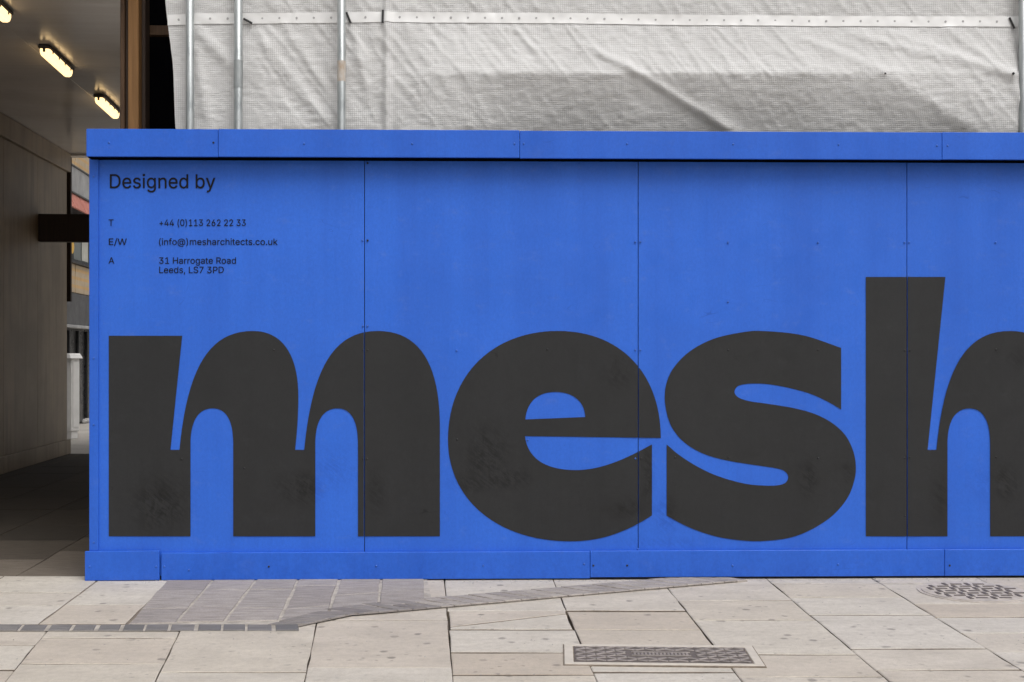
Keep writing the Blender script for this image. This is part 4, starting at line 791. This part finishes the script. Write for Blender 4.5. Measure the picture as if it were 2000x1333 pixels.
# sign: outlines run so that the ink lies on one side throughout
_sp = GLYPHS['E'][1][0]; EMB = 5.0 if sum(_sp[k - 1][0] * _sp[k][1] - _sp[k][0] * _sp[k - 1][1] for k in range(len(_sp))) > 0 else -5.0
def text_contours(s, only=None):
    x = 0; out = []; wi = 0
    for ch in s:
        if ch == ' ': x += 188; wi += 1; continue
        adv, sps = GLYPHS[ch]
        for sp in sps:
            c = []
            for i, p in enumerate(sp):
                q = sp[(i + 1) % len(sp)]
                a, b, c2, d = Vector(p[0:2]), Vector(p[4:6]), Vector(q[2:4]), Vector(q[0:2])
                straight = abs((b - a).cross(d - a)) < 60 and abs((c2 - a).cross(d - a)) < 60
                for k in range(1 if straight else 5):
                    t = k / 5
                    c.append(a * (1 - t) ** 3 + b * 3 * t * (1 - t) ** 2 + c2 * 3 * t * t * (1 - t) + d * t ** 3)
            if only is None or wi == only:
                q = [v for k, v in enumerate(c) if (v - c[k - 1]).length > 0.5]; n = len(q); b_ = []
                for k in range(n):                      # a touch of extra weight
                    e = (q[(k + 1) % n] - q[k - 1]); L_ = max(e.length, 1e-6); b_.append((q[k].x + e.y / L_ * EMB + x, q[k].y - e.x / L_ * EMB))
                out.append(b_)
        x += adv
    return out
LINES = [('Designed by', 214.5, 420.5, 368, 340.6), ('T', 212, 221.7, 441.7, 429), ('+44 (0)113 262 22 33', 311.5, 480, 441.7, 429), ('E/W', 212.5, 247.7, 478.8, 466.2),
         ('(info@)mesharchitects.co.uk', 310.5, 542.3, 478.8, 466.2), ('A', 211.8, 223.3, 515.4, 503), ('31 Harrogate Road', 310.7, 461, 515.4, 503), ('Leeds, LS7 3PD', 311, 437, 533.7, 521.2)]
CAP = max(p[1] for c in text_contours('E') for p in c)
for s, xa, xb, ybase, ycap in LINES:
    cs_ = text_contours(s); lo = min(p[0] for c in cs_ for p in c); hi = max(p[0] for c in cs_ for p in c)
    for wi, word in enumerate(s.split(' ')):
        cw = text_contours(s, wi)
        cc = [[board(xa + (p[0] - lo) / (hi - lo) * (xb - xa), ybase - p[1] / CAP * (ybase - ycap), -LV) for p in c] for c in cw]
        o = fill('lettering', cc, LV, M['text'], hd, nonzero=True)
        o['label'] = 'small dark printed text reading ' + word

# screws ----------------------------------------------------------------------
bm = bmesh.new(); bmesh.ops.create_uvsphere(bm, u_segments=10, v_segments=6, radius=0.0060)
for v in bm.verts: v.co.y *= 0.7
scr_me = bpy.data.meshes.new('screw'); bm.to_mesh(scr_me); bm.free(); scr_me.materials.append(M['screw'])
scr_dk = scr_me.copy(); scr_dk.materials.clear(); scr_dk.materials.append(M['screw_dark'])
SCREWS = {fy - 0.0005: [(213, 279), (417, 279), (594, 281), (805, 281), (1005, 281), (1023, 281), (1225, 281), (1432, 282), (1638, 283), (1830, 285), (1851, 285)],
          -0.003: [(718, 319), (708, 470), (718, 470), (709, 684), (718, 684), (709, 897), (717, 897), (1241, 473), (1251, 473), (1241, 684), (1251, 684), (1241, 896), (1252, 896), (1767, 474), (1776, 474), (1767, 685), (1777, 685),
                   (1767, 895), (1777, 894), (535, 684), (892, 685), (1069, 683), (1422, 474), (1598, 474), (1945, 474), (1422, 684), (1597, 684), (1945, 683), (893, 859), (1031, 860), (477, 915), (355, 897), (1319, 894), (1423, 894),
                   (1598, 895), (1945, 893), (1768, 1008), (1422, 590), (709, 637), (718, 637), (1246, 1073)],
          sy - 0.001: [(321, 1107), (369, 1114), (525, 1107), (735, 1106), (944, 1105), (1141, 1102), (1159, 1105), (1225, 1105), (1431, 1105), (1637, 1103), (1855, 1105)],
          sy - 0.005: [(175, 1107), (305, 1107)], -0.0125: [(183, 345), (183, 700), (183, 830), (183, 1060)]}
for yl, pts in SCREWS.items():
    for (x, y) in pts:
        u, z = board(x, y, yl)
        dk = yl == -0.003 and (640 < y < 1060 and not (880 < x < 900 and y < 700) and x not in (1031, 1241, 1251) or (x, y) in ((718, 319), (718, 470)))
        o = bpy.data.objects.new('screw', scr_dk if dk or (x, y) in ((417, 279), (525, 1107), (1225, 1105), (1855, 1105), (1159, 1105)) else scr_me); link(o, hd); o.location = (u, yl, z)

# ------------------------------------------------------------------ manhole covers
def on_ground(px, py): return ground(px, py)
a_, b_, c_, d_ = on_ground(1112, 1265), on_ground(1448, 1268), on_ground(1476, 1299.5), on_ground(1131, 1296)
ctr = (a_ + b_ + c_ + d_) / 4
ux = ((b_ - a_) + (c_ - d_)).normalized(); wx = ((b_ - a_).length + (c_ - d_).length) / 2; wy = ((a_ - d_).length + (b_ - c_).length) / 2
rz = math.atan2(ux.y, ux.x)
mh = empty('inspection_cover', (ctr.x, ctr.y, 0), rz)
tag(mh, 'rectangular cast iron inspection cover set in a pale concrete surround', 'manhole cover')
fo = 0.042
bm = bmesh.new()
for (x0, x1, y0, y1) in ((-wx / 2 - fo, wx / 2 + fo, -wy / 2 - fo * .8, -wy / 2 - .004), (-wx / 2 - fo, wx / 2 + fo, wy / 2 + .004, wy / 2 + fo * .8), (-wx / 2 - fo, -wx / 2 - .004, -wy / 2 - .0035, wy / 2 + .0035), (wx / 2 + .004, wx / 2 + fo, -wy / 2 - .0035, wy / 2 + .0035)):
    add_box(bm, x0, x1, y0, y1, -0.02, 0.0075, 0.002)
bm_obj('surround', bm, M['concrete_frame'], mh)
bm = bmesh.new(); add_box(bm, -wx / 2 - fo - .005, wx / 2 + fo + .005, -wy / 2 - fo * .8 - .010, wy / 2 + fo * .8 + .008, -0.02, 0.0040, 0.0)
bm_obj('joint', bm, M['bed'], mh)
bm = bmesh.new(); add_box(bm, -wx / 2, wx / 2, -wy / 2, wy / 2, -0.01, 0.0068, 0.003); bm_obj('plate', bm, M['iron_low'], mh)
def tread(ang, L=0.045, W_=0.014, H=0.0045):
    bm = bmesh.new(); add_box(bm, -L / 2, L / 2, -W_ / 2, W_ / 2, 0.0, H, 0.0018, Matrix.Rotation(ang, 4, 'Z'))
    me = bpy.data.meshes.new('tread'); bm.to_mesh(me); bm.free(); me.materials.append(M['iron']); return me
t1, t2 = tread(R(28)), tread(R(-32))
nx_, ny_ = 17, 7
for i in range(nx_):
    for j in range(ny_):
        x = (i - (nx_ - 1) / 2) * wx / (nx_ + .3); y = (j - (ny_ - 1) / 2) * wy / (ny_ + .4)
        if abs(x) < wx * 0.19 and abs(y) < wy * .24: continue
        o = bpy.data.objects.new('tread', t1 if (i + j) % 2 else t2); link(o, mh); o.location = (x + random.uniform(-.002, .002), y, 0.0062)
bm = bmesh.new(); add_box(bm, -wx * .18, wx * .18, -.035, .035, 0.004, 0.0082, 0.0015); bm_obj('maker_plate', bm, M['iron_low'], mh)
for yy in (-.028, .028):
    box('rib', -wx * .17, wx * .17, yy - .004, yy + .004, 0.0078, 0.0112, M['iron'], mh, 0.001)
for k in range(15):
    x = (k - 7) * wx * .0215; h_ = random.uniform(.010, .016)
    box('raised_mark', x - .0045, x + .0045, -h_, h_, 0.0078, 0.0110, M['iron'], mh, 0.001)

rc = on_ground(1903, 1157.5)
rd = 0.5 * (on_ground(2012, 1157).x - on_ground(1797, 1157).x) 
rm = empty('round_cover', (rc.x, rc.y, 0))
tag(rm, 'round studded manhole cover in the pavement at the foot of the hoarding', 'manhole cover')
def disc(name, r0, z0, z1, mat, seg=48):
    bm = bmesh.new(); bmesh.ops.create_cone(bm, cap_ends=True, segments=seg, radius1=r0, radius2=r0 - .003, depth=z1 - z0, matrix=Matrix.Translation((0, 0, (z0 + z1) / 2))); return bm_obj(name, bm, mat, rm)
disc('rim', rd, -0.02, 0.0050, M['iron_pale']); disc('lid', rd - .022, -0.01, 0.0082, M['iron_pale'])
stud = tread(0.0, 0.062, 0.022, 0.0035); stud2 = tread(R(90), 0.062, 0.022, 0.0035)
for me_ in (stud, stud2): me_.materials.clear(); me_.materials.append(M['iron_low'])
n_ = 0
for i in range(-4, 5):
    for j in range(-4, 5):
        x, y = i * .062 + (.031 if j % 2 else 0), j * .062
        if math.hypot(x, y) > rd - .06: continue
        o = bpy.data.objects.new('stud', stud if (i + j) % 2 == 0 else stud2); link(o, rm); o.location = (x, y, 0.0078)

# ------------------------------------------------------------------ sheeting over the scaffold
SY = 0.285        # rest plane of the sheet behind the hoarding face
def sm(a, b, x):
    t = np.clip((x - a) / (b - a), 0, 1); return t * t * (3 - 2 * t)
def vnoise(x, y, seed=0):
    """smooth value noise on arrays"""
    rs = np.random.RandomState(seed); tab = rs.rand(256, 256) * 2 - 1
    xi = np.floor(x).astype(int); yi = np.floor(y).astype(int); fx = x - xi; fy_ = y - yi
    fx = fx * fx * (3 - 2 * fx); fy_ = fy_ * fy_ * (3 - 2 * fy_)
    g_ = lambda a, b: tab[a % 256, b % 256]
    return (g_(xi, yi) * (1 - fx) + g_(xi + 1, yi) * fx) * (1 - fy_) + (g_(xi, yi + 1) * (1 - fx) + g_(xi + 1, yi + 1) * fx) * fy_
TPX = np.array([300, 326, 380, 560, 660, 747, 900, 1200, 1400, 1700, 1990, 2400, 3000.]); TPY = np.array([42, 40, 37.5, 36, 35, 34, 35, 38, 40.5, 42.5, 43, 44, 45.])
def seg_dist(x, y, ax, ay, bx, by):
    dx, dy = bx - ax, by - ay; L2 = dx * dx + dy * dy
    t = np.clip(((x - ax) * dx + (y - ay) * dy) / L2, 0, 1)
    cr_ = ((x - ax) * dy - (y - ay) * dx) / math.sqrt(L2)
    return np.hypot(x - ax - t * dx, y - ay - t * dy), t, cr_
def relief(px, py):
    """how far the cloth stands forward of its rest plane (m); arguments in photo pixels on that plane"""
    tp = np.interp(px, TPX, TPY)
    h = np.zeros_like(px)
    # pushed out by the ledger board behind it
    ends = sm(790, 960, px) * (1 - sm(1690, 1800, px))
    A = 0.070 * sm(700, 930, px) * (1 - 0.35 * sm(1680, 1990, px))
    up = np.clip((py - tp) / (148 - tp), 0, 1)
    crest = np.where(py < 148, up ** 1.4, 1.0)
    h += A * crest
    drop = np.clip(py - 146, 0, 400)
    soft = np.where(drop < 10, drop * drop / 20, drop - 5)
    diag = (px - 1725) * 0.54 - (py - 150)           # > 0 right of the slanting edge
    Dk = sm(760, 1060, px) * (1 - sm(-95, 45, diag))
    h -= soft * (0.00105 - 0.00035 * sm(1450, 1750, px)) * Dk
    # slanting creases
    for (ax, ay, bx, by, amp, wd) in ((1140, 92, 1232, 140, .014, 9), (1225, 136, 1420, 250, .016, 8), (1375, 215, 1470, 285, .016, 16), (1725, 150, 1930, 275, .008, 14), (1010, 60, 1075, 138, .008, 8),
                                      (384, 60, 462, 138, .018, 13), (380, 95, 410, 250, .016, 12), (1560, 75, 1720, 146, .010, 10), (1650, 66, 1968, 150, .011, 11), (1740, 66, 1968, 150, .011, 9), (1850, 60, 1968, 150, .010, 9),
                                      (1968, 150, 2010, 260, .014, 9), (505, 70, 640, 240, .012, 10), (560, 60, 655, 200, .010, 8), (690, 60, 720, 190, .014, 9)):
        d, t, c_ = seg_dist(px, py, ax, ay, bx, by)
        h += amp * np.exp(-(d / wd) ** 2) * (0.55 + 0.45 * np.sin(np.pi * np.clip(t, 0.02, 0.98)))
    # diagonal draw lines between ties and ledger
    k1 = (px * 0.80 - py * 0.60); k2 = (px * 0.60 + py * 0.80)
    r1 = 1 - np.abs(vnoise(k1 / 20, k2 / 110, 3)); r2 = 1 - np.abs(vnoise(k1 / 11, k2 / 60, 5))
    zone = sm(480, 520, px) * (1 - 0.35 * sm(1500, 1700, px)) * sm(-2, 22, np.abs(py - tp)) * (0.35 + 0.65 * (1 - Dk * sm(146, 160, py)))
    h += zone * (0.0062 * r1 ** 3 + 0.0034 * r2 ** 3)
    h += 0.006 * vnoise(px / 70, py / 60, 8) + 0.0020 * vnoise(px / 15, py / 8, 9) + 0.0017 * vnoise(px / 8, py / 5, 11)
    # held tight over the tubes behind it near the left and at column 752
    h += 0.022 * np.exp(-((px - 756) / 7.0) ** 2)
    return h
def build_sheet(name, ua, ub, za, zb, du, left_edge=None):
    nu = int((ub - ua) / du); nz = int((zb - za) / du)
    uu, zz = np.meshgrid(np.linspace(ua, ub, nu + 1), np.linspace(za, zb, nz + 1))
    if left_edge is not None:         # slanting free edge: u shift as a function of z
        le = left_edge(zz); f = (uu - ua) / (ub - ua); uu = le + (ub - le) * f
    X = HO.x + UX * uu - UY * SY; Y = HO.y + UY * uu + UX * SY
    px = 1000 + F * X / Y; py = HOR - F * (zz - CAMH) / Y
    h = relief(px, py)
    V = np.stack([uu, SY - h, zz], -1).reshape(-1, 3)
    idx = np.arange((nu + 1) * (nz + 1)).reshape(nz + 1, nu + 1)
    Fq = np.stack([idx[:-1, :-1], idx[:-1, 1:], idx[1:, 1:], idx[1:, :-1]], -1).reshape(-1, 4)
    me = bpy.data.meshes.new(name); me.vertices.add(len(V)); me.vertices.foreach_set('co', V.ravel())
    me.loops.add(Fq.size); me.loops.foreach_set('vertex_index', Fq.ravel())
    me.polygons.add(len(Fq)); me.polygons.foreach_set('loop_start', np.arange(0, Fq.size, 4)); me.polygons.foreach_set('loop_total', np.full(len(Fq), 4))
    me.polygons.foreach_set('use_smooth', np.ones(len(Fq), bool)); me.update(); me.validate()
    return me
def ledge(zz):
    ua0, z0 = board(345, 250, SY); ua1, z1 = board(325, 0, SY)
    return ua0 + (ua1 - ua0) * (zz - z0) / (z1 - z0) + 0.006 * np.sin(zz * 9)
ub_ = board(1990, 100, SY)[0]
sheet = empty('scaffold_sheeting', HO, HA)
tag(sheet, 'white woven scaffold sheeting stretched in folds above the hoarding', 'sheeting')
def add_sheet(ua, ub, edge, root, nm='cloth'):
    me = build_sheet(nm, ua, ub, 2.1, 4.6, 0.0105, edge); me.materials.append(M['sheet'])
    return link(bpy.data.objects.new(nm, me), root)
add_sheet(board(345, 250, SY)[0], ub_, ledge, sheet)
def tape_strip(ua, ub, root, ledge_fn=None):
    V = []; Fc = []; n = int((ub - ua) / 0.012)
    for i in range(n + 1):
        u = ua + (ub - ua) * i / n
        px, _ = board_px(u, 3.2, SY); tpy = float(np.interp(px, TPX, TPY)); z = board(px, tpy, SY)[1]
        for k in range(4):
            zz = z - 0.031 + 0.062 * k / 3; pyy = tpy + (z - zz) * 331
            hh = float(relief(np.array([px]), np.array([pyy]))[0])
            V.append((u, SY - hh - 0.0045 - (0.0012 if k in (1, 2) else 0), zz))
        if i:
            for k in range(3): q = (i - 1) * 4 + k; Fc.append((q, q + 4, q + 5, q + 1))
    return mesh_obj('reinforcing_band', V, Fc, M['tape'], root, True)
tape_strip(board(327.5, 40, SY)[0], ub_ - .002, sheet)
bm = bmesh.new()
bmesh.ops.create_cone(bm, cap_ends=True, segments=12, radius1=0.0075, radius2=0.006, depth=0.003, matrix=Matrix.Rotation(R(90), 4, 'X'))
eye_me = bpy.data.meshes.new('eyelet'); bm.to_mesh(eye_me); bm.free(); eye_me.materials.append(M['eyelet'])
eye_x = [349] + [411, 445] + [512.5 + 33.6 * i for i in range(5)] + [714] + [781 + 33.3 * i for i in range(36)]
for x in eye_x:
    if x > 1955: break
    tpy = float(np.interp(x, TPX, TPY)); u, z = board(x, tpy, SY)
    hh = float(relief(np.array([float(x)]), np.array([tpy]))[0])
    o = bpy.data.objects.new('eyelet', eye_me); link(o, sheet); o.location = (u, SY - hh - 0.0065, z)
# next sheet along, past the tube at the right edge
sheet2 = empty('scaffold_sheeting', HO, HA)
tag(sheet2, 'sliver of the next sheeting past the tube at the right edge', 'sheeting')
add_sheet(board(2006, 100, SY)[0], board(2006, 100, SY)[0] + 1.6, None, sheet2)

# scaffold tubes in front of the sheet
def tube_thing(px, label, yl, r=0.0242, rad_px=None):
    u, _ = board(px, 100, yl)
    root = empty('scaffold_tube', (HO.x + UX * u - UY * yl, HO.y + UY * u + UX * yl, 0.0), HA)
    tag(root, label, 'scaffold tube', 'scaffold tubes')
    bm = bmesh.new(); tube(bm, (0, 0, 0.0), (0, 0, 4.7), r, 24); o = bm_obj('pole', bm, M['galv'], root)
    for f in o.data.polygons: f.use_smooth = len(f.vertices) == 4
    box('base_plate', -.07, .07, -.04, .07, -0.03, 0.006, M['galv'], root, 0.002)
    return root
tube_thing(371, 'galvanised scaffold tube nearest the free edge of the white sheeting', 0.215)
t2_ = tube_thing(465.5, 'galvanised scaffold tube with a sleeve joint, second from the timber post', 0.215)
bm = bmesh.new(); tube(bm, (0, 0, 2.84), (0, 0, 3.0), 0.0256, 24); o = bm_obj('sleeve', bm, M['galv'], t2_)
tube_thing(667, 'galvanised scaffold tube with a brown rust patch, third from the timber post', 0.20)
tube_thing(1998, 'scaffold tube at the right edge of the picture', 0.23)
# rust patch
u, z = board(667, 140, 0.20)
bm = bmesh.new(); tube(bm, (0, 0, z - .06), (0, 0, z + .06), 0.0246, 24, cap=False)
rust = NT('rust_patch'); pp = rust.obj(); rn = rust.noise(rust.mapping(pp, (40, 40, 14)), 1.0, 5, 0.6)
rust.base(rust.mix(rust.rng(rn, 0.35, 0.65), (0.42, 0.33, 0.25), (0.52, 0.50, 0.47))); rust.rough(0.7)
for o in [c for c in bpy.data.objects if c.name.startswith('scaffold_tube') and 'rust' in c.get('label', '')]:
    bm_obj('rust_patch', bm, rust.m, o)
# black elastic ties
TIES = [((474.5, 35), (491, 44), 'black elastic tie sticking out beside the second scaffold tube'), ((676, 23), (684.5, 44), 'slanting black elastic tie beside the third scaffold tube'),
        ((747.5, 19), (747, 44), 'upright black elastic tie on the white band'), ((1974.5, 33), (1983.5, 55), 'black elastic tie near the right edge of the white sheeting')]
for (p0, p1, lab) in TIES:
    u0, z0 = board(*p0, SY - .03); u1, z1 = board(*p1, SY - .03)
    def wp(u, z, yl): return Vector((HO.x + UX * u - UY * yl, HO.y + UY * u + UX * yl, z))
    hA = float(relief(np.array([float(p0[0])]), np.array([float(p0[1])]))[0]); hB = float(relief(np.array([float(p1[0])]), np.array([float(p1[1])]))[0])
    bm = bmesh.new(); tube(bm, wp(u0, z0, SY - hA - .012), wp(u1, z1, SY - hB - .014), 0.0062, 10)
    o = bm_obj('elastic_tie', bm, M['black'], None); tag(o, lab, 'elastic tie', 'elastic ties on the sheeting')
# nail heads pinning the sheet
for (x, y, r) in ((1968, 150, .008), (1720, 150, .005)):
    u, z = board(x, y, SY); hh = float(relief(np.array([float(x)]), np.array([float(y)]))[0])
    bm = bmesh.new(); bmesh.ops.create_uvsphere(bm, u_segments=10, v_segments=6, radius=r)
    o = bm_obj('nail', bm, M['black'], sheet); o.location = (u, SY - hh - .003, z)

# timber post and the dark structure behind
post = empty('timber_post', (0, 0, 0), 0)
YP = 7.42
def tx_(px, Y=YP): return (px - 1000) / F * Y
tag(post, 'brown timber post of layered planks between the passage and the white sheeting', 'timber post')
box('plank', tx_(234.5), tx_(243), YP, YP + .10, -0.03, 4.4, M['pine_mid'], post, 0.003)
box('plank', tx_(244), tx_(249.5), YP + 0.018, YP + .10, -0.03, 4.4, M['pine_dark'], post, 0.002)
box('plank', tx_(250.2), tx_(271), YP - 0.005, YP + .10, -0.03, 4.4, M['pine'], post, 0.003)
box('plank', tx_(271.6), tx_(279), YP + 0.05, YP + .14, -0.03, 4.4, M['pine_dark'], post, 0.003)
rail = box('timber_rail', tx_(280, 7.62), tx_(420, 7.62), 7.60, 7.65, CAMH + (HOR - 69) * 7.6 / F, CAMH + (HOR - 50) * 7.6 / F, M['pine_mid'], None, 0.003)
tag(rail, 'short dark timber rail running behind the edge of the sheeting', 'timber rail')
rear = empty('sheeted_building', (0, 0, 0))
tag(rear, 'dark building behind the free edge of the white sheeting', 'building')
box('front_wall', -2.05, 9.0, 8.3, 8.6, -0.03, 6.5, M['pine_dark'], rear, 0.0)
box('interior_shade_box', tx_(281, 7.8), tx_(440, 7.8) , 7.76, 8.29, -0.03, 4.6, M['void'], rear, 0.0)  # near-black box added to paint the interior as unlit
box('scaffold_deck', tx_(281, 7.7), 9.0, 7.3, 8.29, 4.62, 4.66, M['pine_dark'], rear, 0.0)

# loose grit and crumbs along the foot of the hoarding and in the joints
V = []; Fc = []
def crumb(x, y, z, r_):
    b0 = len(V); a0 = random.uniform(0, 6.28)
    for k in range(5):
        a = a0 + k * 1.2566; q = r_ * random.uniform(0.7, 1.2); V.append((x + q * math.cos(a), y + q * math.sin(a), z))
    V.append((x, y, z + r_ * random.uniform(0.5, 0.9)))
    for k in range(5): Fc.append((b0 + k, b0 + (k + 1) % 5, b0 + 5))
for k in range(420):
    u = random.uniform(0.0, 6.2); off = abs(random.gauss(0, 0.035)) + 0.005
    x = HO.x + UX * u + UY * (0.03 + off); y = HO.y + UY * u - UX * (0.03 + off)
    crumb(x, y, 0.004 if off < .3 else 0.0, random.uniform(0.0015, 0.006))
for k in range(260):
    Yk = random.uniform(4.6, 6.7); crumb(random.uniform(-0.45, 0.45) * Yk, Yk, 0.004, random.uniform(0.0015, 0.0045))
gr = mesh_obj('grit', V, Fc, M['rubble']); gr['kind'] = 'stuff'; gr['label'] = 'loose grit on the pavement at the foot of the hoarding'; gr['category'] = 'grit'
